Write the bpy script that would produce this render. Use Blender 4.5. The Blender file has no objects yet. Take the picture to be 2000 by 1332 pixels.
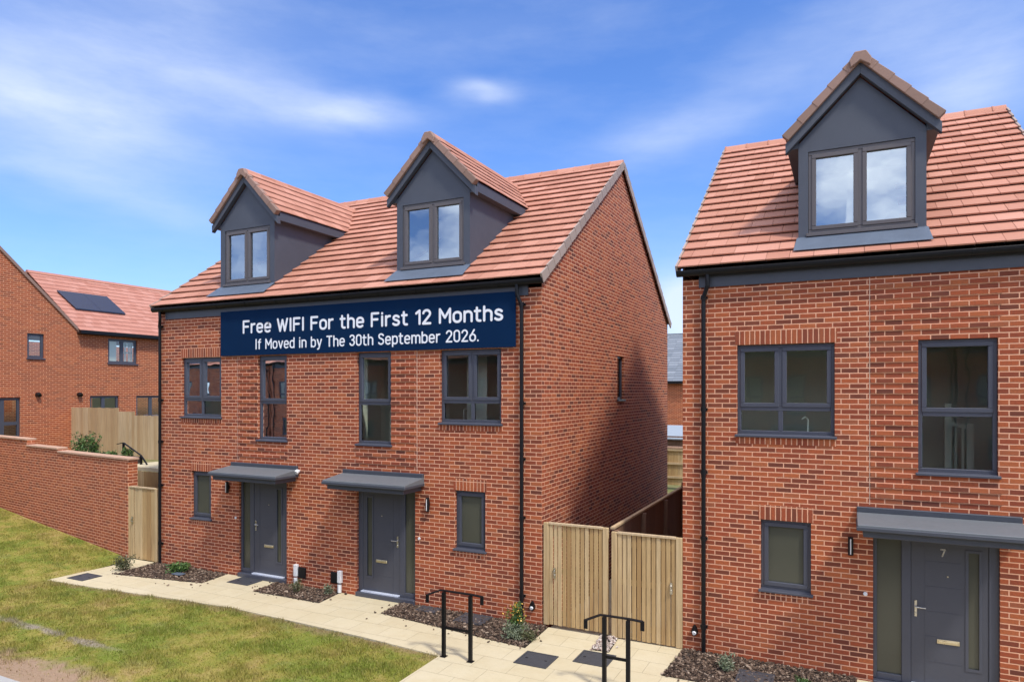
import bpy, bmesh, math, random
import numpy as np
from mathutils import Vector, Matrix

R = math.radians
random.seed(7)
sc = bpy.context.scene
COL = sc.collection

# ------------------------------------------------------------------ camera
cd = bpy.data.cameras.new("camera")
cam = bpy.data.objects.new("camera", cd); COL.objects.link(cam)
cam.location = (0, 0, 4.17)
cam.rotation_euler = (R(90), 0, 0.4543)
cd.sensor_width = 36; cd.lens = 1332.9 / 2000 * 36
cd.shift_y = 0.0488
cd.clip_start = 0.1; cd.clip_end = 3000
sc.camera = cam

# ------------------------------------------------------------------ light
TO_SUN = Vector((2.4, -1.38, 4.2)).normalized()
sd = bpy.data.lights.new("sun", 'SUN'); sd.energy = 2.3; sd.angle = R(6.5); sd.color = (1.0, 0.95, 0.87)
so = bpy.data.objects.new("sun", sd); COL.objects.link(so)
so.rotation_euler = TO_SUN.to_track_quat('Z', 'Y').to_euler(); so.location = (20, -20, 40)
sc.view_settings.view_transform = 'Standard'; sc.view_settings.look = 'None'
sc.view_settings.gamma = 1; sc.view_settings.exposure = 0.56
sc.view_settings.use_curve_mapping = False


class NT:
    """small helper for node trees"""
    def __init__(s, nt): s.nt = nt
    def n(s, typ, **kw):
        nd = s.nt.nodes.new(typ)
        for k, v in kw.items():
            if k == 'inp':
                for a, b in v.items():
                    if hasattr(b, 'is_output'): s.nt.links.new(b, nd.inputs[a])
                    else: nd.inputs[a].default_value = b
            else: setattr(nd, k, v)
        return nd
    def l(s, a, b): s.nt.links.new(a, b)
    def m(s, op, a, b=None, c=None, clamp=False):
        nd = s.nt.nodes.new('ShaderNodeMath'); nd.operation = op; nd.use_clamp = clamp
        for i, v in enumerate((a, b, c)):
            if v is None: continue
            if hasattr(v, 'is_output'): s.nt.links.new(v, nd.inputs[i])
            else: nd.inputs[i].default_value = v
        return nd.outputs[0]
    def mix(s, f, a, b, typ='MIX'):
        nd = s.nt.nodes.new('ShaderNodeMix'); nd.data_type = 'RGBA'; nd.blend_type = typ
        for i, v in ((0, f), (6, a), (7, b)):
            if hasattr(v, 'is_output'): s.nt.links.new(v, nd.inputs[i])
            elif i == 0: nd.inputs[0].default_value = v
            else: nd.inputs[i].default_value = (*v, 1) if len(v) == 3 else v
        return nd.outputs[2]
    def ramp(s, f, stops, interp='LINEAR'):
        nd = s.nt.nodes.new('ShaderNodeValToRGB'); cr = nd.color_ramp; cr.interpolation = interp
        while len(cr.elements) < len(stops): cr.elements.new(0.5)
        for e, (p, c) in zip(cr.elements, stops):
            e.position = p; e.color = (*c, 1) if len(c) == 3 else c
        s.nt.links.new(f, nd.inputs[0]); return nd.outputs[0]
    def noise(s, vec, scale, detail=3, rough=.55, dim='3D'):
        nd = s.nt.nodes.new('ShaderNodeTexNoise'); nd.noise_dimensions = dim
        if vec is not None: s.nt.links.new(vec, nd.inputs['Vector'])
        nd.inputs['Scale'].default_value = scale; nd.inputs['Detail'].default_value = detail
        nd.inputs['Roughness'].default_value = rough
        return nd.outputs['Fac']
    def vmul(s, v, t):
        nd = s.nt.nodes.new('ShaderNodeVectorMath'); nd.operation = 'MULTIPLY'
        s.nt.links.new(v, nd.inputs[0]); nd.inputs[1].default_value = t
        return nd.outputs[0]

# ------------------------------------------------------------------ sky
w = bpy.data.worlds.new("World"); sc.world = w; w.use_nodes = True
t = NT(w.node_tree); w.node_tree.nodes.clear()
sky = t.n('ShaderNodeTexSky'); sky.sky_type = 'NISHITA'; sky.sun_disc = False
sky.sun_elevation = math.asin(TO_SUN.z); sky.sun_rotation = math.atan2(TO_SUN.x, TO_SUN.y)
sky.air_density = 1.0; sky.dust_density = 0.6; sky.ozone_density = 2.2
tc = t.n('ShaderNodeTexCoord').outputs['Generated']
sx = t.n('ShaderNodeSeparateXYZ'); t.l(tc, sx.inputs[0])
az = t.m('MULTIPLY', t.m('ARCTAN2', sx.outputs[0], sx.outputs[1]), 57.2958)
el = t.m('MULTIPLY', t.m('ARCSINE', sx.outputs[2]), 57.2958)
cv = t.n('ShaderNodeCombineXYZ'); t.l(az, cv.inputs[0]); t.l(el, cv.inputs[1])
warp = t.noise(t.vmul(cv.outputs[0], (.05, .12, 1)), 1.0, 3)
streak = t.noise(t.vmul(cv.outputs[0], (.05, .17, 1)), 1.7, 8, .60)
puff = t.noise(t.vmul(cv.outputs[0], (.05, .09, 1)), 1.1, 6, .6)
elw = t.m('ADD', el, t.m('MULTIPLY', t.m('SUBTRACT', warp, .5), 6.0))


def blob(a0, e0, sa, se, rot, amp, k=1.0):
    c_, s_ = math.cos(R(rot)), math.sin(R(rot))
    da = t.m('SUBTRACT', az, a0); de = t.m('SUBTRACT', elw, e0)
    p = t.m('ADD', t.m('MULTIPLY', da, c_), t.m('MULTIPLY', de, s_))
    q = t.m('SUBTRACT', t.m('MULTIPLY', de, c_), t.m('MULTIPLY', da, s_))
    r2 = t.m('ADD', t.m('POWER', t.m('DIVIDE', p, sa), 2), t.m('POWER', t.m('DIVIDE', q, se), 2))
    return t.m('MULTIPLY', t.m('EXPONENT', t.m('MULTIPLY', r2, -1.0)), amp)


blobs = [(-60, 18.7, 9, 2.6, -2, .62), (-56, 23.5, 11, 5.0, 12, .50), (-45, 21.6, 8, 2.0, -8, .36),
         (-39.5, 21.3, 5.0, 1.1, 6, .55), (-59, 15.2, 7, 1.3, -2, .34), (-28.3, 24.1, 2.6, .7, 0, .62),
         (-12, 20.3, 7, 2.0, 8, .42), (8, 20.5, 5, 3.4, 20, .55), (3, 25, 9, 3.0, 6, .34), (-53, 13.6, 4, 1.2, -5, .22),
         (-10.5, 6.6, 4, 2.8, 0, 1.5), (-30, 28, 14, 2.0, 4, .14)]
acc = None
for b in blobs:
    v = blob(*b); acc = v if acc is None else t.m('ADD', acc, v)
mod = t.m('ADD', t.m('MULTIPLY', streak, 1.1), .22, clamp=True)
cl = t.m('MULTIPLY', acc, mod)
veil = t.m('MULTIPLY_ADD', t.m('SUBTRACT', streak, .42, clamp=True), .30, .05)
# heavier broken cloud behind the camera, its brightness raised as fill light
back = t.m('MULTIPLY_ADD', t.m('COSINE', t.m('MULTIPLY', t.m('SUBTRACT', az, 170), .01745)), .9, .1, clamp=True)
bk = t.m('MULTIPLY', t.m('MULTIPLY', t.m('SUBTRACT', puff, .435, clamp=True), 5.0, clamp=True), back, clamp=True)
zen = t.n('ShaderNodeMapRange', interpolation_type='SMOOTHSTEP', inp={'Value': el, 'From Min': 36.0, 'From Max': 60.0, 'To Max': .55}).outputs[0]  # overhead cloud outside the view, added to fill the shadows
bk = t.m('MAXIMUM', bk, t.m('MULTIPLY', zen, t.m('MULTIPLY_ADD', puff, 1.6, -.1, clamp=True)))
hz = t.m('MULTIPLY', t.m('EXPONENT', t.m('MULTIPLY', t.m('MAXIMUM', el, 0), -.11)), .55)
cm = t.m('ADD', t.m('ADD', cl, veil), hz, clamp=True)
tint = t.mix(1.0, sky.outputs[0], (0.71, 0.94, 1.40), 'MULTIPLY')
hs = t.n('ShaderNodeHueSaturation', inp={'Saturation': 1.10, 'Value': 1.0, 'Color': tint})
mixc = t.mix(t.m('MULTIPLY', cm, .82), hs.outputs[0], (5.4, 6.0, 7.2))
mixc = t.mix(t.m('MULTIPLY', bk, .9), mixc, (18.5, 18.3, 18.4))
bg = t.n('ShaderNodeBackground', inp={'Strength': 0.112}); t.l(mixc, bg.inputs['Color'])
wo = t.n('ShaderNodeOutputWorld'); t.l(bg.outputs[0], wo.inputs[0])

# ------------------------------------------------------------------ materials


def new_mat(name):
    m = bpy.data.materials.new(name); m.use_nodes = True
    m.node_tree.nodes.clear(); t = NT(m.node_tree)
    b = t.n('ShaderNodeBsdfPrincipled'); o = t.n('ShaderNodeOutputMaterial'); t.l(b.outputs[0], o.inputs[0])
    return m, t, b


def bump(t, b, h, dist=.01, strength=1.0):
    nd = t.n('ShaderNodeBump'); nd.inputs['Distance'].default_value = dist; nd.inputs['Strength'].default_value = strength
    t.l(h, nd.inputs['Height']); t.l(nd.outputs[0], b.inputs['Normal'])


def brick_mat(name, offset=.5, tint=(1, 1, 1), bw=.225, mortar=(.76, .395, .235), even=0.0):
    m, t, b = new_mat(name)
    uv = t.n('ShaderNodeTexCoord').outputs['UV']
    s = t.n('ShaderNodeSeparateXYZ'); t.l(uv, s.inputs[0])
    wob = t.n('ShaderNodeTexNoise'); wob.inputs['Scale'].default_value = 14; wob.inputs['Detail'].default_value = 2
    t.l(uv, wob.inputs['Vector'])
    wv = t.m('MULTIPLY', t.m('SUBTRACT', wob.outputs['Fac'], .5), .006)
    u, v = t.m('ADD', s.outputs[0], wv), t.m('ADD', s.outputs[1], wv)
    vr = t.m('DIVIDE', v, .075); row = t.m('FLOOR', vr)
    par = t.m('MODULO', t.m('ADD', row, 1000), 2)
    ur = t.m('ADD', t.m('DIVIDE', u, bw), t.m('MULTIPLY', par, offset)); colm = t.m('FLOOR', ur)
    fu, fv = t.m('FRACT', ur), t.m('FRACT', vr)
    eu = t.m('MULTIPLY', t.m('MINIMUM', fu, t.m('SUBTRACT', 1, fu)), bw)
    ev = t.m('MULTIPLY', t.m('MINIMUM', fv, t.m('SUBTRACT', 1, fv)), .075)
    ed = t.m('MINIMUM', eu, ev)
    face = t.n('ShaderNodeMapRange', inp={'Value': ed, 'From Min': .0060, 'From Max': .0088}).outputs[0]
    cid = t.n('ShaderNodeCombineXYZ'); t.l(colm, cid.inputs[0]); t.l(row, cid.inputs[1])
    wn = t.n('ShaderNodeTexWhiteNoise'); wn.noise_dimensions = '2D'; t.l(cid.outputs[0], wn.inputs['Vector'])
    c = t.ramp(wn.outputs['Value'], [(0, (.085, .024, .016)), (.10, (.15, .031, .015)), (.28, (.26, .048, .018)), (.54, (.345, .068, .022)),
                                     (.76, (.41, .090, .027)), (.92, (.46, .124, .037)), (1, (.30, .09, .04))])
    big = t.noise(uv, .55, 4, .6)
    c = t.mix(t.m('MULTIPLY', big, .5), c, (.33, .078, .022), 'MIX')
    if even: c = t.mix(even, c, (.37, .105, .04))
    fine = t.noise(uv, 42, 4, .65)
    c = t.mix(t.m('MULTIPLY', t.m('SUBTRACT', fine, .46, clamp=True), 1.6), c, (.09, .032, .022))
    blot = t.noise(uv, 2.6, 4, .6)
    batch = t.noise(t.vmul(uv, (.25, .8, 1)), 1.0, 3, .5)
    c = t.mix(t.m('MULTIPLY', t.m('SUBTRACT', batch, .5, clamp=True), 1.6), c, (.22, .055, .024))
    c = t.mix(t.m('MULTIPLY', t.m('SUBTRACT', blot, .52, clamp=True), .8), c, (.46, .15, .07))
    mor = t.mix(t.noise(uv, 5, 4), tuple(x * .72 for x in mortar), tuple(min(1, x * 1.2) for x in mortar))
    out = t.mix(face, mor, c)
    out = t.mix(1.0, out, tint, 'MULTIPLY')
    t.l(out, b.inputs['Base Color']); b.inputs['Roughness'].default_value = .88
    h = t.m('ADD', face, t.m('MULTIPLY', fine, .45))
    h = t.m('ADD', h, t.m('MULTIPLY', wn.outputs['Value'], .35))
    bump(t, b, h, .006, .8)
    return m


def simple(name, col, rough=.5, metal=0.0, var=.12, scale=6, bmp=0.0, bscale=60, spec=.5):
    m, t, b = new_mat(name)
    oc = t.n('ShaderNodeTexCoord').outputs['Object']
    nz = t.noise(oc, scale, 5, .6)
    c = t.mix(nz, tuple(x * (1 - var) for x in col), tuple(min(1, x * (1 + var)) for x in col))
    t.l(c, b.inputs['Base Color']); b.inputs['Metallic'].default_value = metal
    b.inputs['Specular IOR Level'].default_value = spec
    rr = t.m('MULTIPLY_ADD', t.noise(oc, scale * 3, 3), .18, rough - .09, clamp=True); t.l(rr, b.inputs['Roughness'])
    if bmp: bump(t, b, t.noise(oc, bscale, 4), bmp)
    return m


def island_mat(name, stops, rough=.8, grain=None, bmp=.002, bscale=40, stain=None, big=.35):
    """colour varies from piece to piece (tile, board, chip)"""
    m, t, b = new_mat(name)
    oc = t.n('ShaderNodeTexCoord').outputs['Object']
    ri = t.n('ShaderNodeNewGeometry').outputs['Random Per Island']
    nz = t.noise(oc, 1.3, 4, .6)
    f = t.m('ADD', t.m('MULTIPLY', ri, 1 - big), t.m('MULTIPLY', nz, big), clamp=True)
    c = t.ramp(f, stops)
    if grain:
        g = t.noise(t.vmul(oc, grain), 1, 5, .65)
        c = t.mix(t.m('MULTIPLY', t.m('SUBTRACT', g, .4, clamp=True), 1.4), c, tuple(x * .55 for x in stops[0][1]))
    if stain:
        st = t.noise(t.vmul(oc, stain[1]), 1, 4, .6)
        c = t.mix(t.m('MULTIPLY', t.m('SUBTRACT', st, .5, clamp=True), 2.2, clamp=True), c, stain[0])
    t.l(c, b.inputs['Base Color']); b.inputs['Roughness'].default_value = rough
    if bmp: bump(t, b, t.noise(oc if not grain else t.vmul(oc, grain), bscale if not grain else 1.5, 4), bmp)
    return m


def glass_mat(name, refl=.22, tint=(.90, .95, .88), gloss=(.86, .9, .93)):
    m = bpy.data.materials.new(name); m.use_nodes = True; m.node_tree.nodes.clear(); t = NT(m.node_tree)
    fr = t.n('ShaderNodeFresnel', inp={'IOR': 1.5})
    f = t.m('ADD', t.m('MULTIPLY', fr.outputs[0], .95), refl, clamp=True)
    oc = t.n('ShaderNodeTexCoord').outputs['Object']
    bp = t.n('ShaderNodeBump', inp={'Distance': .004, 'Strength': .35}); t.l(t.noise(oc, 1.6, 2), bp.inputs['Height'])
    gl = t.n('ShaderNodeBsdfGlossy', inp={'Color': (*gloss, 1), 'Roughness': .015}); t.l(bp.outputs[0], gl.inputs['Normal'])
    tr = t.n('ShaderNodeBsdfTransparent', inp={'Color': (*tint, 1)})
    mx = t.n('ShaderNodeMixShader'); t.l(f, mx.inputs[0]); t.l(tr.outputs[0], mx.inputs[1]); t.l(gl.outputs[0], mx.inputs[2])
    o = t.n('ShaderNodeOutputMaterial'); t.l(mx.outputs[0], o.inputs[0])
    return m


M = {}
M['brick'] = brick_mat('red_brick')
M['brick_v'] = brick_mat('red_brick_on_end', offset=0)
M['brick_far'] = brick_mat('orange_brick', tint=(1.08, 1.06, 1.0), even=.38, mortar=(.66, .32, .18))
M['brick_wall'] = brick_mat('garden_brick', tint=(1.1, 1.1, 1.05), even=.34, mortar=(.74, .38, .23))
M['tile'] = island_mat('roof_tile', [(0, (.36, .142, .085)), (.35, (.45, .195, .122)), (.7, (.51, .232, .150)), (1, (.58, .285, .198))], .82, bmp=.003, bscale=55)
M['tile_far'] = island_mat('roof_tile_far', [(0, (.40, .155, .10)), (.5, (.47, .20, .135)), (1, (.52, .245, .175))], .82)
M['slate'] = island_mat('grey_slate', [(0, (.13, .15, .17)), (1, (.25, .27, .29))], .7)
M['verge'] = island_mat('verge_unit', [(0, (.22, .135, .095)), (1, (.33, .20, .15))], .8)
M['verge_grey'] = island_mat('grey_verge_unit', [(0, (.30, .225, .18)), (1, (.42, .33, .27))], .8)
M['sealant'] = simple('joint_sealant', (.60, .40, .28), .8)
M['alu'] = simple('aluminium_strip', (.50, .53, .60), .45)
M['grey'] = simple('anthracite_paint', (.055, .06, .072), .45, bmp=.0006)
M['grey_render'] = simple('grey_render_board', (.066, .074, .092), .62, var=.16, scale=2.2, bmp=.0015, bscale=90)
M['frame'] = simple('window_frame', (.064, .068, .086), .38, var=.08)
M['frame_d'] = simple('dormer_window_frame', (.105, .09, .085), .38, var=.08)
M['door'] = simple('door_skin', (.062, .065, .080), .42, var=.1, bmp=.0008, bscale=30)
M['gutter'] = simple('black_plastic', (.006, .006, .007), .45, var=.2, spec=.3)
M['black'] = simple('black_steel', (.005, .005, .006), .5, var=.2, spec=.25)
M['lead'] = simple('lead_sheet', (.10, .125, .16), .5, var=.25, scale=3, bmp=.003, bscale=12)
M['canopy'] = simple('canopy_top', (.135, .145, .15), .55, var=.12)
M['white'] = simple('white_plastic', (.72, .72, .70), .4, var=.05)
M['chrome'] = simple('satin_metal', (.62, .60, .55), .28, metal=1.0)
M['brass'] = simple('brass_metal', (.7, .62, .45), .3, metal=1.0)
M['plaster'] = simple('interior_plaster', (.80, .82, .76), .9, var=.06)
M['room'] = simple('interior_wall', (.74, .75, .66), .9, var=.12, scale=1.0)
M['navy'] = simple('navy_banner', (.0012, .018, .058), .85, spec=.12, var=.12, scale=1.5, bmp=.002, bscale=3)
M['letter'] = simple('white_lettering', (.82, .83, .84), .6, var=.02)
M['glass'] = glass_mat('window_glass', .09)
M['glass_sky'] = glass_mat('coated_window_glass', .30, gloss=(.76, .88, 1.0))
M['glass_door'] = glass_mat('obscure_glass', .04, (.50, .50, .34))
M['wood'] = island_mat('fence_board', [(0, (.34, .20, .075)), (.35, (.46, .295, .12)), (.7, (.54, .375, .175)), (1, (.61, .46, .255))], .85,
                       grain=(26, 26, 1.3), bmp=.003, stain=((.25, .14, .055), (5, 5, .8)), big=.22)
M['wood_grey'] = island_mat('weathered_board', [(0, (.42, .27, .13)), (.5, (.53, .38, .205)), (1, (.61, .475, .29))], .85, grain=(22, 22, 1.2), bmp=.003,
                            stain=((.36, .26, .15), (3, 3, .7)), big=.3)
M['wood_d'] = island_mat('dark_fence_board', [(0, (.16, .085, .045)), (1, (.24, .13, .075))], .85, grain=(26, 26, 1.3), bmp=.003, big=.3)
M['bark'] = island_mat('bark_chip', [(0, (.025, .014, .008)), (.35, (.065, .038, .022)), (.68, (.125, .078, .048)), (.88, (.24, .17, .115)), (1, (.46, .36, .26))], .9, bmp=0, big=.1)
M['soil'] = simple('dark_soil', (.055, .04, .03), .95, var=.5, scale=25, bmp=.02, bscale=40)
M['pebble'] = island_mat('pebble', [(0, (.28, .18, .14)), (.5, (.45, .36, .29)), (1, (.62, .55, .47))], .8, bmp=0, big=.1)
M['cover'] = simple('cast_cover', (.05, .052, .058), .6, var=.35, scale=9, bmp=.003, bscale=50)
M['cream'] = simple('cream_coping', (.50, .31, .205), .85, var=.2, scale=4, bmp=.002)
M['kerb'] = simple('kerb_concrete', (.40, .385, .35), .85, var=.15, scale=8, bmp=.002)
M['stone_cap'] = simple('coping_stone', (.48, .27, .18), .85, var=.2, scale=4)
M['pv'] = simple('solar_cell', (.012, .014, .035), .2, var=.2, spec=.6)
M['concrete_grey'] = simple('grey_felt', (.30, .34, .37), .8, var=.15)
M['curtain'] = simple('net_curtain', (.62, .62, .60), .9, var=.05)

m, t, b = new_mat('frosted_glass'); oc = t.n('ShaderNodeTexCoord').outputs['Object']
t.l(t.mix(t.noise(oc, .9, 2), (.045, .046, .033), (.095, .095, .066)), b.inputs['Base Color']); b.inputs['Roughness'].default_value = .22; b.inputs['Specular IOR Level'].default_value = .55
bump(t, b, t.noise(oc, 160, 2), .0006); M['frosted'] = m
# asphalt
m, t, b = new_mat('asphalt'); oc = t.n('ShaderNodeTexCoord').outputs['Object']
t.l(t.ramp(t.noise(oc, 90, 4), [(.3, (.03, .03, .032)), (.7, (.085, .083, .08))]), b.inputs['Base Color']); b.inputs['Roughness'].default_value = .9
bump(t, b, t.noise(oc, 120, 3), .004); M['asphalt'] = m

# cream paving slabs
m, t, b = new_mat('cream_slab'); oc = t.n('ShaderNodeTexCoord').outputs['Object']
bt = t.n('ShaderNodeTexBrick'); t.l(oc, bt.inputs['Vector'])
bt.offset = .5; bt.inputs['Scale'].default_value = 1; bt.inputs['Mortar Size'].default_value = .003
bt.inputs['Mortar Smooth'].default_value = .4; bt.inputs['Brick Width'].default_value = .6; bt.inputs['Row Height'].default_value = .45
bt.inputs['Color1'].default_value = (.545, .46, .285, 1); bt.inputs['Color2'].default_value = (.58, .495, .315, 1); bt.inputs['Mortar'].default_value = (.37, .30, .18, 1)
c = t.mix(t.m('MULTIPLY', t.m('SUBTRACT', t.noise(oc, 3.2, 5, .65), .45, clamp=True), 1.0), bt.outputs['Color'], (.42, .32, .165))
c = t.mix(t.m('MULTIPLY', t.m('SUBTRACT', t.noise(oc, 1.1, 3), .5, clamp=True), 1.2), c, (.63, .56, .40))
spots = t.noise(oc, 11, 3, .7)
c = t.mix(t.m('MULTIPLY', t.m('SUBTRACT', spots, .66, clamp=True), 4, clamp=True), c, (.33, .25, .14))
t.l(c, b.inputs['Base Color']); b.inputs['Roughness'].default_value = .85
h = t.m('ADD', t.m('MULTIPLY', bt.outputs['Fac'], -1.0), t.m('MULTIPLY', t.noise(oc, 14, 5), .8)); bump(t, b, h, .005); M['slab'] = m


def lawn_color(t, oc, blade=False):
    big = t.noise(oc, .8, 4, .65); med = t.noise(oc, 3.0, 5, .7); fin = t.noise(oc, 16, 4, .7)
    f = t.m('ADD', t.m('MULTIPLY', big, .75), t.m('MULTIPLY_ADD', med, .48, -.08))
    c = t.ramp(f, [(.34, (.40, .275, .105)), (.44, (.33, .26, .055)), (.52, (.25, .23, .028)), (.62, (.165, .20, .014)), (.78, (.19, .24, .018))])
    c = t.mix(t.m('MULTIPLY', t.m('SUBTRACT', fin, .5, clamp=True), 1.2), c, (.40, .31, .14))
    s = t.n('ShaderNodeSeparateXYZ'); t.l(oc, s.inputs[0]); x, y = s.outputs[0], s.outputs[1]
    # line of dead cuttings left across the lawn
    d = t.m('ABSOLUTE', t.m('SUBTRACT', y, t.m('MULTIPLY_ADD', t.m('ADD', x, 13.6), -.025, 7.15)))
    d = t.m('ADD', d, t.m('MULTIPLY', t.m('SUBTRACT', t.noise(oc, 1.8, 3), .5), .5))
    lm = t.m('MULTIPLY', t.m('SUBTRACT', 1, t.m('DIVIDE', d, .10), clamp=True), .9)
    xr = t.n('ShaderNodeMapRange', inp={'Value': x, 'From Min': -10.2, 'From Max': -11.2}).outputs[0]
    lm = t.m('MULTIPLY', lm, xr)
    c = t.mix(lm, c, t.mix(fin, (.14, .10, .075), (.48, .40, .31)))
    # bare strip of earth along the kerb
    sm = t.n('ShaderNodeMapRange', inp={'Value': t.m('ADD', y, t.m('MULTIPLY', t.m('SUBTRACT', t.noise(oc, 2.2, 4), .5), 1.3)), 'From Min': 6.5, 'From Max': 6.15}).outputs[0]
    c = t.mix(sm, c, t.mix(fin, (.27, .16, .09), (.46, .32, .20)))
    e1 = t.m('MULTIPLY_ADD', t.m('ADD', x, 10.5), -.055, 9.42); e2 = t.m('MULTIPLY_ADD', t.m('ADD', x, 10.5), .075, 9.42)
    de = t.m('SUBTRACT', t.m('MINIMUM', e1, e2), y)
    de = t.m('ADD', de, t.m('MULTIPLY', t.m('SUBTRACT', med, .5), .9))
    em = t.m('MULTIPLY', t.m('SUBTRACT', 1, t.m('DIVIDE', de, .26), clamp=True), t.n('ShaderNodeMapRange', inp={'Value': x, 'From Min': -15.9, 'From Max': -15.4}).outputs[0])
    c = t.mix(t.m('MULTIPLY', em, .8), c, t.mix(fin, (.17, .11, .05), (.34, .24, .12)))
    patch = t.noise(oc, 1.5, 3, .6)
    c = t.mix(t.m('MULTIPLY', t.m('MULTIPLY', t.m('SUBTRACT', patch, .60, clamp=True), 3.0), .7, clamp=True), c, t.mix(fin, (.27, .19, .085), (.45, .35, .19)))
    return c


m, t, b = new_mat('lawn'); oc = t.n('ShaderNodeTexCoord').outputs['Object']
t.l(lawn_color(t, oc), b.inputs['Base Color']); b.inputs['Roughness'].default_value = .95
bump(t, b, t.noise(oc, 24, 5, .7), .03); M['lawn'] = m
m, t, b = new_mat('grass_blade'); oc = t.n('ShaderNodeTexCoord').outputs['Object']
c = lawn_color(t, oc)
ri = t.n('ShaderNodeNewGeometry').outputs['Random Per Island']
c = t.mix(t.m('MULTIPLY', ri, .55), c, t.ramp(ri, [(0, (.09, .13, .01)), (.6, (.21, .22, .03)), (1, (.44, .36, .13))]))
t.l(c, b.inputs['Base Color']); b.inputs['Roughness'].default_value = .8; M['blade'] = m
m, t, b = new_mat('ground_earth'); oc = t.n('ShaderNodeTexCoord').outputs['Object']
t.l(t.ramp(t.noise(oc, .8, 5), [(.35, (.12, .14, .03)), (.65, (.22, .19, .08))]), b.inputs['Base Color']); b.inputs['Roughness'].default_value = .95; M['earth'] = m


def leaf_mat(name, stops):
    m, t, b = new_mat(name); ri = t.n('ShaderNodeNewGeometry').outputs['Random Per Island']
    t.l(t.ramp(ri, stops), b.inputs['Base Color']); b.inputs['Roughness'].default_value = .6
    return m


M['leaf_green'] = leaf_mat('leaf_green', [(0, (.03, .07, .012)), (.6, (.06, .13, .02)), (1, (.12, .19, .04))])
M['leaf_grey'] = leaf_mat('leaf_grey', [(0, (.08, .10, .05)), (.6, (.15, .18, .10)), (1, (.24, .26, .17))])
M['leaf_olive'] = leaf_mat('leaf_olive', [(0, (.05, .06, .02)), (.6, (.10, .11, .04)), (1, (.18, .15, .08))])
M['flower'] = leaf_mat('yellow_flower', [(0, (.62, .33, .03)), (.5, (.75, .52, .08)), (1, (.80, .62, .25))])
M['seedhead'] = leaf_mat('rust_seedhead', [(0, (.22, .09, .05)), (1, (.34, .17, .09))])
M['stem'] = simple('plant_stem', (.10, .08, .04), .8)

# ------------------------------------------------------------------ mesh helpers


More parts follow.
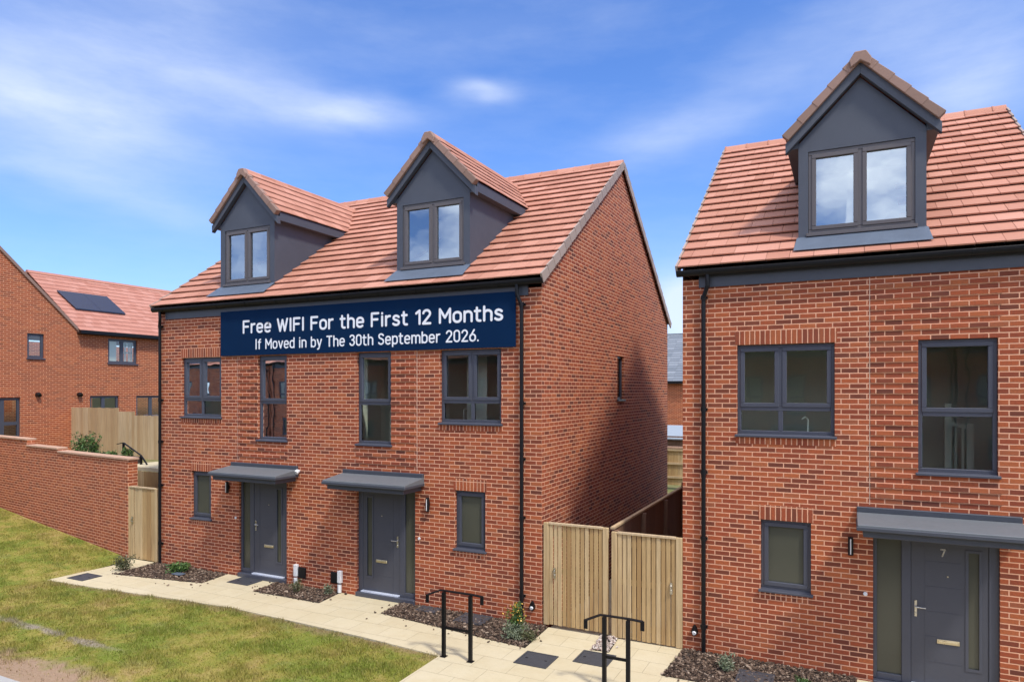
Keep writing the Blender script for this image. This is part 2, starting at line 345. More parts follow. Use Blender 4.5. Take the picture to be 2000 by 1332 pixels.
class MB:
    def __init__(s): s.v = []; s.f = []; s.uv = None
    def quad(s, a, b, c, d):
        i = len(s.v); s.v += [tuple(a), tuple(b), tuple(c), tuple(d)]; s.f.append((i, i + 1, i + 2, i + 3)); return s
    def poly(s, pts):
        i = len(s.v); s.v += [tuple(p) for p in pts]; s.f.append(tuple(range(i, i + len(pts)))); return s
    def hexa(s, p):
        """eight corners: 0-3 bottom ring, 4-7 top ring"""
        i = len(s.v); s.v += [tuple(q) for q in p]
        s.f += [(i, i + 3, i + 2, i + 1), (i + 4, i + 5, i + 6, i + 7)]
        for k in range(4):
            a, b = i + k, i + (k + 1) % 4
            s.f.append((a, b, b + 4, a + 4))
        return s
    def box(s, x0, x1, y0, y1, z0, z1):
        x0, x1 = min(x0, x1), max(x0, x1); y0, y1 = min(y0, y1), max(y0, y1); z0, z1 = min(z0, z1), max(z0, z1)
        return s.hexa([(x0, y0, z0), (x1, y0, z0), (x1, y1, z0), (x0, y1, z0), (x0, y0, z1), (x1, y0, z1), (x1, y1, z1), (x0, y1, z1)])
    def bar(s, p, q, w, h=None, up=(0, 0, 1)):
        p, q, up = Vector(p), Vector(q), Vector(up); d = (q - p).normalized(); h = h or w
        if abs(d.dot(up)) > .95: up = Vector((0, 1, 0))
        a = d.cross(up).normalized() * w / 2; c = a.cross(d).normalized() * h / 2
        return s.hexa([p - a - c, p + a - c, p + a + c, p - a + c, q - a - c, q + a - c, q + a + c, q - a + c])
    def tube(s, pts, r, n=10, cap=True):
        pts = [Vector(p) for p in pts]; i0 = len(s.v); prev = None
        rr = r if isinstance(r, (list, tuple)) else [r] * len(pts)
        for k, p in enumerate(pts):
            d = (pts[min(k + 1, len(pts) - 1)] - pts[max(k - 1, 0)]).normalized()
            ref = Vector((0, 0, 1)) if abs(d.z) < .9 else Vector((0, 1, 0))
            a = d.cross(ref).normalized(); c = a.cross(d)
            for j in range(n):
                an = 2 * math.pi * j / n; s.v.append(tuple(p + (a * math.cos(an) + c * math.sin(an)) * rr[k]))
        for k in range(len(pts) - 1):
            for j in range(n):
                a0 = i0 + k * n + j; a1 = i0 + k * n + (j + 1) % n
                s.f.append((a0, a1, a1 + n, a0 + n))
        if cap:
            s.f.append(tuple(i0 + j for j in range(n))[::-1]); s.f.append(tuple(i0 + (len(pts) - 1) * n + j for j in range(n)))
        return s
    def prism(s, prof, a0, a1, axis='x'):
        """extrude a closed 2-D profile along an axis; prof holds the two other coordinates"""
        def P(u, q, r_): return (u, q, r_) if axis == 'x' else (q, u, r_)
        i = len(s.v); n = len(prof)
        s.v += [P(a0, *p) for p in prof] + [P(a1, *p) for p in prof]
        s.f.append(tuple(i + k for k in range(n))); s.f.append(tuple(i + n + k for k in range(n))[::-1])
        for k in range(n): s.f.append((i + k, i + (k + 1) % n, i + n + (k + 1) % n, i + n + k))
        return s
    def build(s, name, mat, parent=None, swap=False, recalc=True, bevel=0, smooth=False, loc=None, uvo=(0, 0)):
        me = bpy.data.meshes.new(name); me.from_pydata(s.v, [], s.f)
        if recalc:
            bm = bmesh.new(); bm.from_mesh(me); bmesh.ops.recalc_face_normals(bm, faces=bm.faces)
            if bevel:
                bmesh.ops.bevel(bm, geom=bm.edges[:], offset=bevel, segments=1, affect='EDGES', clamp_overlap=True)
            bm.to_mesh(me); bm.free()
        me.update()
        uvl = me.uv_layers.new(name='UVMap')
        for p in me.polygons:
            nx, ny, nz = (abs(c) for c in p.normal)
            for li in p.loop_indices:
                x, y, z = me.vertices[me.loops[li].vertex_index].co
                if nz > nx and nz > ny: uv = (x, y)
                elif nx > ny: uv = (y, z)
                else: uv = (x, z)
                uv = (uv[0] + uvo[0], uv[1] + uvo[1])
                uvl.data[li].uv = (uv[1], uv[0]) if swap else uv
            p.use_smooth = smooth
        me.materials.append(M[mat] if isinstance(mat, str) else mat)
        o = bpy.data.objects.new(name, me); COL.objects.link(o)
        if parent: o.parent = parent
        if loc: o.location = loc
        return o


def tag(o, label=None, cat=None, group=None, kind=None):
    if label: o['label'] = label
    if cat: o['category'] = cat
    if group: o['group'] = group
    if kind: o['kind'] = kind
    return o


def empty(name, loc, rz=0):
    o = bpy.data.objects.new(name, None); COL.objects.link(o); o.location = loc; o.rotation_euler.z = rz
    o.empty_display_size = .3
    return o


def copy_tree(o, parent=None):
    c = o.copy(); COL.objects.link(c); c.parent = parent
    for ch in list(o.children): copy_tree(ch, c)
    return c


def wall_holes(mb, to3, a0, a1, b0, b1, holes):
    """flat rectangle a0..a1 x b0..b1 with rectangular holes, mapped by to3(a, b)"""
    xs = sorted({a0, a1, *[h[0] for h in holes], *[h[1] for h in holes]}); xs = [x for x in xs if a0 <= x <= a1]
    zs = sorted({b0, b1, *[h[2] for h in holes], *[h[3] for h in holes]}); zs = [z for z in zs if b0 <= z <= b1]
    for i in range(len(xs) - 1):
        for j in range(len(zs) - 1):
            cx, cz = (xs[i] + xs[i + 1]) / 2, (zs[j] + zs[j + 1]) / 2
            if any(h[0] < cx < h[1] and h[2] < cz < h[3] for h in holes): continue
            mb.quad(to3(xs[i], zs[j]), to3(xs[i + 1], zs[j]), to3(xs[i + 1], zs[j + 1]), to3(xs[i], zs[j + 1]))


# ------------------------------------------------------------------ the houses with dormers
D = 11.12            # front plane of the two houses
DEP = 9.52; HALF = DEP / 2
Z_EAVE, Y_EAVE = 6.17, -.15
Z_RIDGE = 9.62
SL = (Z_RIDGE - Z_EAVE) / (HALF - Y_EAVE)
CS = 1 / math.sqrt(1 + SL * SL); SN = SL * CS


def roof_z(y): return Z_EAVE + (y - Y_EAVE) * SL
def roof_y(z): return Y_EAVE + (z - Z_EAVE) / SL


WIN = dict(wide=(2.94, 4.25, 3.53, 4.95), tall=(.95, 1.80, 3.06, 4.95), small=(3.27, 3.92, 1.165, 2.30))
DOOR = (.95, 2.37, .10, 2.30)
MU = 3.62; UO = 0.0; LEAF = 1.06, 1.97
UC = 2.53            # dormer centre
DW = .855            # dormer half width
DY = .37             # dormer front
DE = 8.06            # dormer wall head
DA = 9.27            # dormer ridge
DSL = (DA - 8.20) / 1.04


def make_window(root, X, key, mat_frame='frame', y=.055, glass='glass'):
    u0, u1, z0, z1 = key['o']; sill_h = .045
    f = MB(); g = MB(); fw = .055
    zb = z0 + sill_h
    def bx(a0, a1, c0, c1, y0, y1): f.box(X(a0), X(a1), y0, y1, c0, c1)
    bx(u0, u1, zb, zb + fw, y, y + .07); bx(u0, u1, z1 - fw, z1, y, y + .07)
    bx(u0, u0 + fw, zb + fw, z1 - fw, y, y + .07); bx(u1 - fw, u1, zb + fw, z1 - fw, y, y + .07)
    lights = []
    a0, a1, c0, c1 = u0 + fw, u1 - fw, zb + fw, z1 - fw
    tr = key.get('tr'); mu = key.get('mu'); mw = .035
    if tr:
        bx(a0, a1, tr - mw, tr + mw, y + .001, y + .068)
        rows = [(c0, tr - mw, False), (tr + mw, c1, True)]
    else: rows = [(c0, c1, True)]
    for (r0, r1, sash) in rows:
        cols = [(a0, mu - mw), (mu + mw, a1)] if mu else [(a0, a1)]
        if mu: bx(mu - mw, mu + mw, r0, r1, y + .002, y + .066)
        for (k0, k1) in cols: lights.append((k0, k1, r0, r1, sash))
    for (k0, k1, r0, r1, sash) in lights:
        if sash:
            sw = .052; yy = y - .012
            bx(k0 - .012, k1 + .012, r0 - .012, r0 + sw, yy, y + .05); bx(k0 - .012, k1 + .012, r1 - sw, r1 + .012, yy, y + .05)
            bx(k0 - .012, k0 + sw, r0 + sw, r1 - sw, yy, y + .05); bx(k1 - sw, k1 + .012, r0 + sw, r1 - sw, yy, y + .05)
            k0 += sw; k1 -= sw; r0 += sw; r1 -= sw
        g.quad((X(k0), y + .03, r0), (X(k1), y + .03, r0), (X(k1), y + .03, r1), (X(k0), y + .03, r1))
    w_ = f.build('window', mat_frame, root, bevel=.006)
    g.build('pane', glass, w_)
    return w_


def add_unit(root, px, sg, uc, interior=True):
    """one dwelling: u runs away from the party wall at local x = px"""
    X = lambda u: px + sg * u
    # windows, door, canopy -------------------------------------------------
    keys = [dict(o=WIN['wide'], tr=3.97, mu=MU), dict(o=WIN['tall'], tr=3.92), dict(o=WIN['small'])]
    for k in keys:
        w_ = make_window(root, X, k, glass='frosted' if k['o'] is WIN['small'] else 'glass')
        u0, u1, z0, z1 = k['o']
        s = MB(); s.hexa([(X(u0 - .03), -.045, z0), (X(u1 + .03), -.045, z0), (X(u1 + .03), .06, z0), (X(u0 - .03), .06, z0),
                          (X(u0 - .03), -.045, z0 + .032), (X(u1 + .03), -.045, z0 + .032), (X(u1 + .03), .06, z0 + .05), (X(u0 - .03), .06, z0 + .05)])
        s.build('sill', 'frame', w_, bevel=.004)
    # brickwork details
    for k in ('wide', 'small'):
        u0, u1, z0, z1 = WIN[k]
        b1 = MB(); b1.box(X(u0 - .03), X(u1 + .03), -.004, .03, z1 + .002, z1 + .225); b1.build('soldier_course', 'brick_v', root, swap=True)
        b1 = MB(); b1.box(X(u0 - .02), X(u1 + .02), -.004, .03, z0 - .105, z0 - .006); b1.build('brick_sill_course', 'brick_v', root, swap=True)
    fb = MB(); p0, p1 = DOOR[0] - .02, DOOR[1] + .03
    for k in range(35, 78):
        if k % 2: continue
        za, zb = k * .075, k * .075 + .075
        segs = [(p0, p1)]
        u0, u1, z0, z1 = WIN['tall']
        if zb > z0 - .01 and za < z1: segs = [(u1 + .002, p1)]
        for a, c in segs:
            fb.box(X(a), X(c), -.013, .02, za + .004, zb - .004)
    fb.build('feature_brickwork', 'brick', root)
    mj = MB(); mj.box(X(p1 + .008), X(p1 + .020), -.002, .02, 2.60, 5.88); mj.build('movement_joint', 'sealant', root)
    # canopy
    c0, c1 = .62 + UO, 2.58 + UO
    cn = MB()
    cn.hexa([(X(c0), -.66, 2.36), (X(c1), -.66, 2.36), (X(c1), .0, 2.36), (X(c0), .0, 2.36),
             (X(c0), -.66, 2.415), (X(c1), -.66, 2.415), (X(c1), .0, 2.50), (X(c0), .0, 2.50)])
    cano = cn.build('canopy', 'canopy', root, bevel=.006)
    fl = MB(); fl.box(X(c0), X(c1), -.06, .002, 2.49, 2.57); fl.build('flashing', 'grey', cano, bevel=.008)
    tr = MB(); tr.box(X(c0 - .012), X(c1 + .012), -.675, -.005, 2.335, 2.385); tr.build('edge_trim', 'grey', cano, bevel=.005)
    fa = MB(); fa.box(X(c0 + .07), X(c1 - .07), -.60, -.004, 2.24, 2.34); fa.build('soffit_box', 'grey', cano, bevel=.005)
    # door set ----------------------------------------------------------------
    u0, u1, z0, z1 = DOOR; y = .05
    f = MB()
    def bx(mb, a0, a1, e0, e1, y0, y1): mb.box(X(a0), X(a1), y0, y1, e0, e1)
    L0, L1 = LEAF
    bx(f, u0, L0 - .004, z0, z1, y, y + .08)                  # hinge jamb
    bx(f, L1 + .004, L1 + .12, z0, z1, y, y + .08)            # mullion
    bx(f, u1 - .05, u1, z0, z1, y, y + .08)
    bx(f, L0 - .004, L1 + .004, 2.22, z1, y + .002, y + .078); bx(f, L1 + .12, u1 - .05, 2.22, z1, y + .002, y + .078)
    bx(f, L1 + .12, u1 - .05, z0, z0 + .09, y + .002, y + .078)
    df = f.build('door_frame', 'frame', root, bevel=.005)
    g = MB(); a0, a1 = L1 + .12, u1 - .05
    g.quad((X(a0), y + .04, z0 + .09), (X(a1), y + .04, z0 + .09), (X(a1), y + .04, 2.22), (X(a0), y + .04, 2.22)); g.build('sidelight_pane', 'frosted', df)
    th = MB(); bx(th, u0, u1, z0 - .10, z0 - .002, -.055, y + .09); th.build('door_step', 'frame', df, bevel=.006)
    th = MB(); bx(th, L0, L1, z0, z0 + .03, y - .075, y + .01); th.build('threshold', 'alu', df, bevel=.004)
    # leaf with a narrow glazed slot near the hinge side
    g0, g1, gz0, gz1 = L0 + .10, L0 + .235, .42, 2.02
    lf = MB(); zl0, zl1 = z0 + .032, 2.215; ya, yb = y + .012, y + .06
    bx(lf, L0, g0, zl0, zl1, ya, yb); bx(lf, g1, L1, zl0, zl1, ya, yb); bx(lf, g0, g1, zl0, gz0, ya, yb); bx(lf, g0, g1, gz1, zl1, ya, yb)
    door = lf.build('door', 'door', root)
    mo = MB()
    bx(mo, g0 - .03, g0 + .006, gz0 - .03, gz1 + .03, ya - .010, ya + .004); bx(mo, g1 - .006, g1 + .03, gz0 - .03, gz1 + .03, ya - .010, ya + .004)
    bx(mo, g0 + .006, g1 - .006, gz0 - .03, gz0 + .006, ya - .010, ya + .004); bx(mo, g0 + .006, g1 - .006, gz1 - .006, gz1 + .03, ya - .010, ya + .004)
    # pressed panel lines of the door skin
    for zz in (.45, .80, 1.15, 1.50, 1.85):
        bx(mo, g1 + .06, L1 - .17, zz, zz + .006, ya - .0035, ya + .004)
    bx(mo, L1 - .17, L1 - .163, zl0 + .02, zl1 - .02, ya - .0035, ya + .004)
    mo.build('door_moulding', 'frame', door)
    g = MB(); g.quad((X(g0), ya + .02, gz0), (X(g1), ya + .02, gz0), (X(g1), ya + .02, gz1), (X(g0), ya + .02, gz1)); g.build('door_glazing', 'frosted', door)
    hb = MB(); hx = L1 - .055
    bx(hb, hx - .016, hx + .016, 1.06, 1.29, ya - .012, ya + .002)
    hb.tube([(X(hx), ya - .01, 1.20), (X(hx), ya - .05, 1.20)], .010, 8)
    hb.tube([(X(hx), ya - .05, 1.20), (X(hx - .12), ya - .055, 1.20)], .010, 8)
    hb.tube([(X(hx), ya - .012, 1.11), (X(hx), ya - .020, 1.11)], .012, 8)
    hb.build('handle', 'chrome', door, bevel=.002)
    lb = MB(); bx(lb, L0 + .33, L0 + .60, .72, .78, ya - .016, ya + .002); bx(lb, L0 + .345, L0 + .585, .735, .765, ya - .022, ya - .012)
    lb.build('letterbox', 'brass', door, bevel=.004)
    vw = MB(); vw.tube([(X(L0 + .47), ya + .002, 1.66), (X(L0 + .47), ya - .008, 1.66)], .011, 10); vw.build('door_viewer', 'brass', door)
    # small wall fittings -------------------------------------------------------
    la = MB(); lx = 2.69 + UO * 2
    la.tube([(X(lx), -.055, 1.86), (X(lx), -.055, 2.12)], .036, 12); la.box(X(lx) - .02, X(lx) + .02, -.03, .001, 1.95, 2.04)
    lamp = la.build('wall_lamp', 'gutter', root)
    ll = MB(); ll.tube([(X(lx), -.0945, 1.88), (X(lx), -.0945, 2.10)], .008, 8); ll.build('lamp_strip', 'white', lamp)
    be = MB(); be.tube([(X(2.47 + UO), .001, 1.31), (X(2.47 + UO), -.022, 1.31)], .028, 12); be.build('doorbell', 'white', root, bevel=.004)
    # interior rooms seen through the glass
    if interior:
        it = MB()
        for (za, zb) in ((.12, 2.62), (2.85, 5.42)):
            yb = 1.9; a0, a1 = .12, 4.72; yf = .34
            it.quad((X(a0), yf, za), (X(a1), yf, za), (X(a1), yb, za), (X(a0), yb, za))
            it.quad((X(a0), yf, zb), (X(a1), yf, zb), (X(a1), yb, zb), (X(a0), yb, zb))
            it.quad((X(a0), yb, za), (X(a1), yb, za), (X(a1), yb, zb), (X(a0), yb, zb))
            for a in (a0, a1, 2.62):
                it.quad((X(a), yf, za), (X(a), yb, za), (X(a), yb, zb), (X(a), yf, zb))
        rm = it.build('room', 'room', root, recalc=False)
        rv = MB()
        for (u0, u1, z0, z1) in (WIN['wide'], WIN['tall'], WIN['small'], DOOR):
            ya, yb = .135, .345
            rv.quad((X(u0), ya, z0), (X(u0), yb, z0), (X(u0), yb, z1), (X(u0), ya, z1)); rv.quad((X(u1), ya, z0), (X(u1), yb, z0), (X(u1), yb, z1), (X(u1), ya, z1))
            rv.quad((X(u0), ya, z1), (X(u1), ya, z1), (X(u1), yb, z1), (X(u0), yb, z1)); rv.quad((X(u0), ya, z0 + .02), (X(u1), ya, z0 + .02), (X(u1), yb, z0 + .02), (X(u0), yb, z0 + .02))
        bn_ = MB()
        for ub in (1.02, 1.30): bn_.box(X(ub) - .045, X(ub) + .045, .62, .71, 2.86, 4.05 if ub > 1.2 else 3.75)
        bn_.hexa([(X(1.02), .64, 3.66), (X(1.30), .64, 3.72), (X(1.30), .69, 3.72), (X(1.02), .69, 3.66), (X(1.02), .64, 3.72), (X(1.30), .64, 3.78), (X(1.30), .69, 3.78), (X(1.02), .69, 3.72)])
        for ub in (1.11, 1.20): bn_.box(X(ub) - .015, X(ub) + .015, .65, .68, 2.86, 3.68)
        bn_.build('banister', 'room', rm, loc=(0, .45, 0))
        if MU == 3.62:
            id_ = MB(); id_.box(X(3.04), X(3.50), .85, .89, 2.87, 4.85); id_.build('inner_door', 'plaster', rm)
        kt = MB(); kt.tube([(X(3.22), .42, 3.60), (X(3.22), .42, 3.80), (X(3.26), .42, 3.84), (X(3.31), .42, 3.80)], .012, 8); kt.box(X(2.96), X(4.22), .36, .75, 3.50, 3.56); kt.build('worktop_tap', 'plaster', rm)
        rv.build('plaster_reveal', 'plaster', rm, recalc=False)
    # dormer -------------------------------------------------------------------------
    xc = X(uc); a, c = xc - DW, xc + DW
    zb = roof_z(DY) + .02
    wz0, wz1 = 6.62, 7.93; wx0, wx1 = xc - .715, xc + .715
    d = MB()
    wall_holes(d, lambda p, q: (p, DY, q), a, c, zb, DE, [(wx0, wx1, wz0, wz1)])
    zt = DE + (DW) * DSL
    d.poly([(a, DY, DE), (c, DY, DE), (xc, DY, zt)])
    for xx in (a, c):
        d.poly([(xx, DY, zb), (xx, DY, DE), (xx, roof_y(DE) + .1, DE), (xx, DY + .05, zb)])
    for (p, q) in ((wx0, wx1),):
        d.quad((p, DY, wz0), (p, DY + .12, wz0), (p, DY + .12, wz1), (p, DY, wz1)); d.quad((q, DY, wz0), (q, DY + .12, wz0), (q, DY + .12, wz1), (q, DY, wz1))
        d.quad((p, DY, wz1), (q, DY, wz1), (q, DY + .12, wz1), (p, DY + .12, wz1)); d.quad((p, DY, wz0), (q, DY, wz0), (q, DY + .12, wz0), (p, DY + .12, wz0))
    dm = d.build('dormer', 'grey_render', root, recalc=False)
    # dormer window (frame and panes are sub-parts)
    fr = MB(); gg = MB(); fw = .06; yf = DY + .02; zs = wz0 + .05
    fr.box(wx0, wx1, yf, yf + .07, zs, zs + fw); fr.box(wx0, wx1, yf, yf + .07, wz1 - fw, wz1)
    fr.box(wx0, wx0 + fw, yf, yf + .07, zs + fw, wz1 - fw); fr.box(wx1 - fw, wx1, yf, yf + .07, zs + fw, wz1 - fw)
    fr.box(xc - .04, xc + .04, yf + .001, yf + .068, zs + fw, wz1 - fw)
    for (p, q) in ((wx0 + fw, xc - .04), (xc + .04, wx1 - fw)):
        s0, s1 = zs + fw, wz1 - fw; sw = .05
        fr.box(p - .012, q + .012, yf - .014, yf + .05, s0 - .012, s0 + sw); fr.box(p - .012, q + .012, yf - .014, yf + .05, s1 - sw, s1 + .012)
        fr.box(p - .012, p + sw, yf - .014, yf + .05, s0 + sw, s1 - sw); fr.box(q - sw, q + .012, yf - .014, yf + .05, s0 + sw, s1 - sw)
        gg.quad((p + sw, yf + .03, s0 + sw), (q - sw, yf + .03, s0 + sw), (q - sw, yf + .03, s1 - sw), (p + sw, yf + .03, s1 - sw))
    fr.build('window_frame', 'frame_d', dm, bevel=.006); gg.build('pane', 'glass_sky', dm)
    sl = MB(); sl.box(wx0 - .03, wx1 + .03, DY - .05, DY + .03, wz0 - .005, wz0 + .045); sl.build('sill', 'frame_d', dm, bevel=.005)
    if interior:
        rb = MB(); rb.quad((a + .05, DY + 1.6, zb), (c - .05, DY + 1.6, zb), (c - .05, DY + 1.6, DE), (a + .05, DY + 1.6, DE))
        rb.quad((a + .05, DY + .15, zb + .1), (c - .05, DY + .15, zb + .1), (c - .05, DY + 1.6, zb + .1), (a + .05, DY + 1.6, zb + .1))
        rb.quad((a + .05, DY + .15, DE - .05), (c - .05, DY + .15, DE - .05), (c - .05, DY + 1.6, DE - .05), (a + .05, DY + 1.6, DE - .05))
        for xx in (a + .05, c - .05): rb.quad((xx, DY + .15, zb), (xx, DY + 1.6, zb), (xx, DY + 1.6, DE), (xx, DY + .15, DE))
        rb.build('dormer_room', 'room', dm, recalc=False)
    # tiles of the dormer roof
    OV = 1.05; tl = MB(); length = OV * math.sqrt(1 + DSL * DSL); n = 6; g = (length) / n
    cs, sn = 1 / math.sqrt(1 + DSL * DSL), DSL / math.sqrt(1 + DSL * DSL)
    FY = DY - .13
    for side in (-1, 1):
        for k in range(n):
            s0 = k * g - .035 if k else 0; s1 = (k + 1) * g          # measured down the slope from the ridge
            x0, x1 = side * s0 * cs, side * s1 * cs
            zu, zl = DA - s0 * sn + .0, DA - s1 * sn + .04
            yend = roof_y(DA - s0 * sn) + .16
            yy = FY + .02 + (0.16 if k % 2 else 0); seg = FY + .01
            cuts = [FY + .01]
            q = FY + (.33 if k % 2 else .165)
            while q < yend - .1: cuts.append(q); q += .33
            cuts.append(yend)
            for p, r_ in zip(cuts[:-1], cuts[1:]):
                jz = random.uniform(-.003, .003)
                tl.hexa([(xc + x0, p + .002, zu - .025 + jz), (xc + x1, p + .002, zl - .018 + jz), (xc + x1, r_ - .002, zl - .018 + jz), (xc + x0, r_ - .002, zu - .025 + jz),
                         (xc + x0, p + .002, zu + jz), (xc + x1, p + .002, zl + jz), (xc + x1, r_ - .002, zl + jz), (xc + x0, r_ - .002, zu + jz)])
    tl.build('dormer_tiles', 'tile', dm)
    # verge caps and ridge end
    nv = 5; gl = length / nv
    for side in (-1, 1):
        vc = MB()
        for k in range(nv):
            s0, s1 = k * gl + (.04 if k == 0 else 0), (k + 1) * gl + .02
            lift0, lift1 = .012, .028
            p0_, p1_ = (xc + side * s0 * cs, DA - s0 * sn), (xc + side * s1 * cs, DA - s1 * sn)
            nxv, nzv = side * sn, cs
            def q(pt, h, yy): return (pt[0] + nxv * h, yy, pt[1] + nzv * h)
            vc.hexa([q(p0_, -.10, FY - .02), q(p1_, -.10, FY - .02 - .006), q(p1_, -.10, FY + .10), q(p0_, -.10, FY + .10),
                     q(p0_, lift0, FY - .02), q(p1_, lift1, FY - .02 - .006), q(p1_, lift1, FY + .10), q(p0_, lift0, FY + .10)])
        vc.build('verge_caps', 'verge', dm, bevel=.006)
    ec = MB(); ec.prism([(xc - .13, DA - .24), (xc - .15, DA - .13), (xc - .075, DA - .01), (xc + .075, DA - .01), (xc + .15, DA - .13), (xc + .13, DA - .24), (xc, DA - .15)], FY - .06, FY + .06, 'y')
    ec.build('ridge_end_cap', 'verge', dm, bevel=.012)
    rc = MB(); yend = roof_y(DA) - .02; q = FY - .03
    def ridge_piece(y0, y1, w=.12, h=.05, dz=-.03):
        prof = [(xc - w, DA - .085 + dz), (xc - w * .62, DA + .01 + dz), (xc - w * .2, DA + h + dz), (xc + w * .2, DA + h + dz), (xc + w * .62, DA + .01 + dz), (xc + w, DA - .085 + dz), (xc, DA - .12 + dz)]
        rc.prism(prof, y0, y1, 'y')
    q = FY + .062
    while q < yend:
        ridge_piece(q, min(q + .425, yend), .115, .048); q += .43
    rt = rc.build('ridge_tiles', 'tile', dm, bevel=.005)
    # barge boards under the verge, boxed eaves, fascia along the cheeks
    for side in (-1, 1):
        bb = MB()
        def bp(s_, h, yy): return (xc + side * s_ * cs + side * sn * h, yy, DA - s_ * sn + cs * h)
        s0, s1 = .0, length - .02
        ya, yb = FY + .03, DY - .002
        top0 = (xc, DA - .10 / cs); bot0 = (xc, DA - .215 / cs)
        xe = side * (s1 * cs)
        ze = DA - s1 * sn
        bb.hexa([(xc, ya, bot0[1]), (xc + xe, ya, ze - .205 / cs), (xc + xe, yb, ze - .205 / cs), (xc, yb, bot0[1]),
                 (xc, ya, top0[1]), (xc + xe, ya, ze - .095 / cs), (xc + xe, yb, ze - .095 / cs), (xc, yb, top0[1])])
        bb.build('bargeboard', 'grey_render', dm, bevel=.004); bb = MB()
        # fascia and soffit box along the cheek
        x0, x1 = xc + side * (DW + .001), xc + side * (OV - .03)
        zt_ = DA - (OV - .03) * DSL - .03; zb_ = zt_ - .19
        yb_ = roof_y(zb_) + .02; yt_ = roof_y(zt_) + .05
        bb.hexa([(x0, DY + .002, zb_), (x1, DY + .002, zb_), (x1, yb_, zb_), (x0, yb_, zb_), (x0, DY + .002, zt_), (x1, DY + .002, zt_), (x1, yt_, zt_), (x0, yt_, zt_)])
        bb.build('dormer_fascia', 'grey_render', dm, bevel=.004)
    # lead flashing at the foot
    ld = MB()
    def rp(x, y, h): return (x, y - SN * h, roof_z(y) + CS * h)
    ld.hexa([rp(a - .05, .03, .066), rp(c + .05, .03, .066), rp(c + .02, DY + .02, .066), rp(a - .02, DY + .02, .066),
             rp(a - .05, .03, .072), rp(c + .05, .03, .072), rp(c + .02, DY + .02, .076), rp(a - .02, DY + .02, .076)])
    ld.box(a - .006, c + .006, DY - .008, DY + .004, zb - .06, zb + .07)
    ld.build('lead_flashing', 'lead', dm)
    return (a, c)


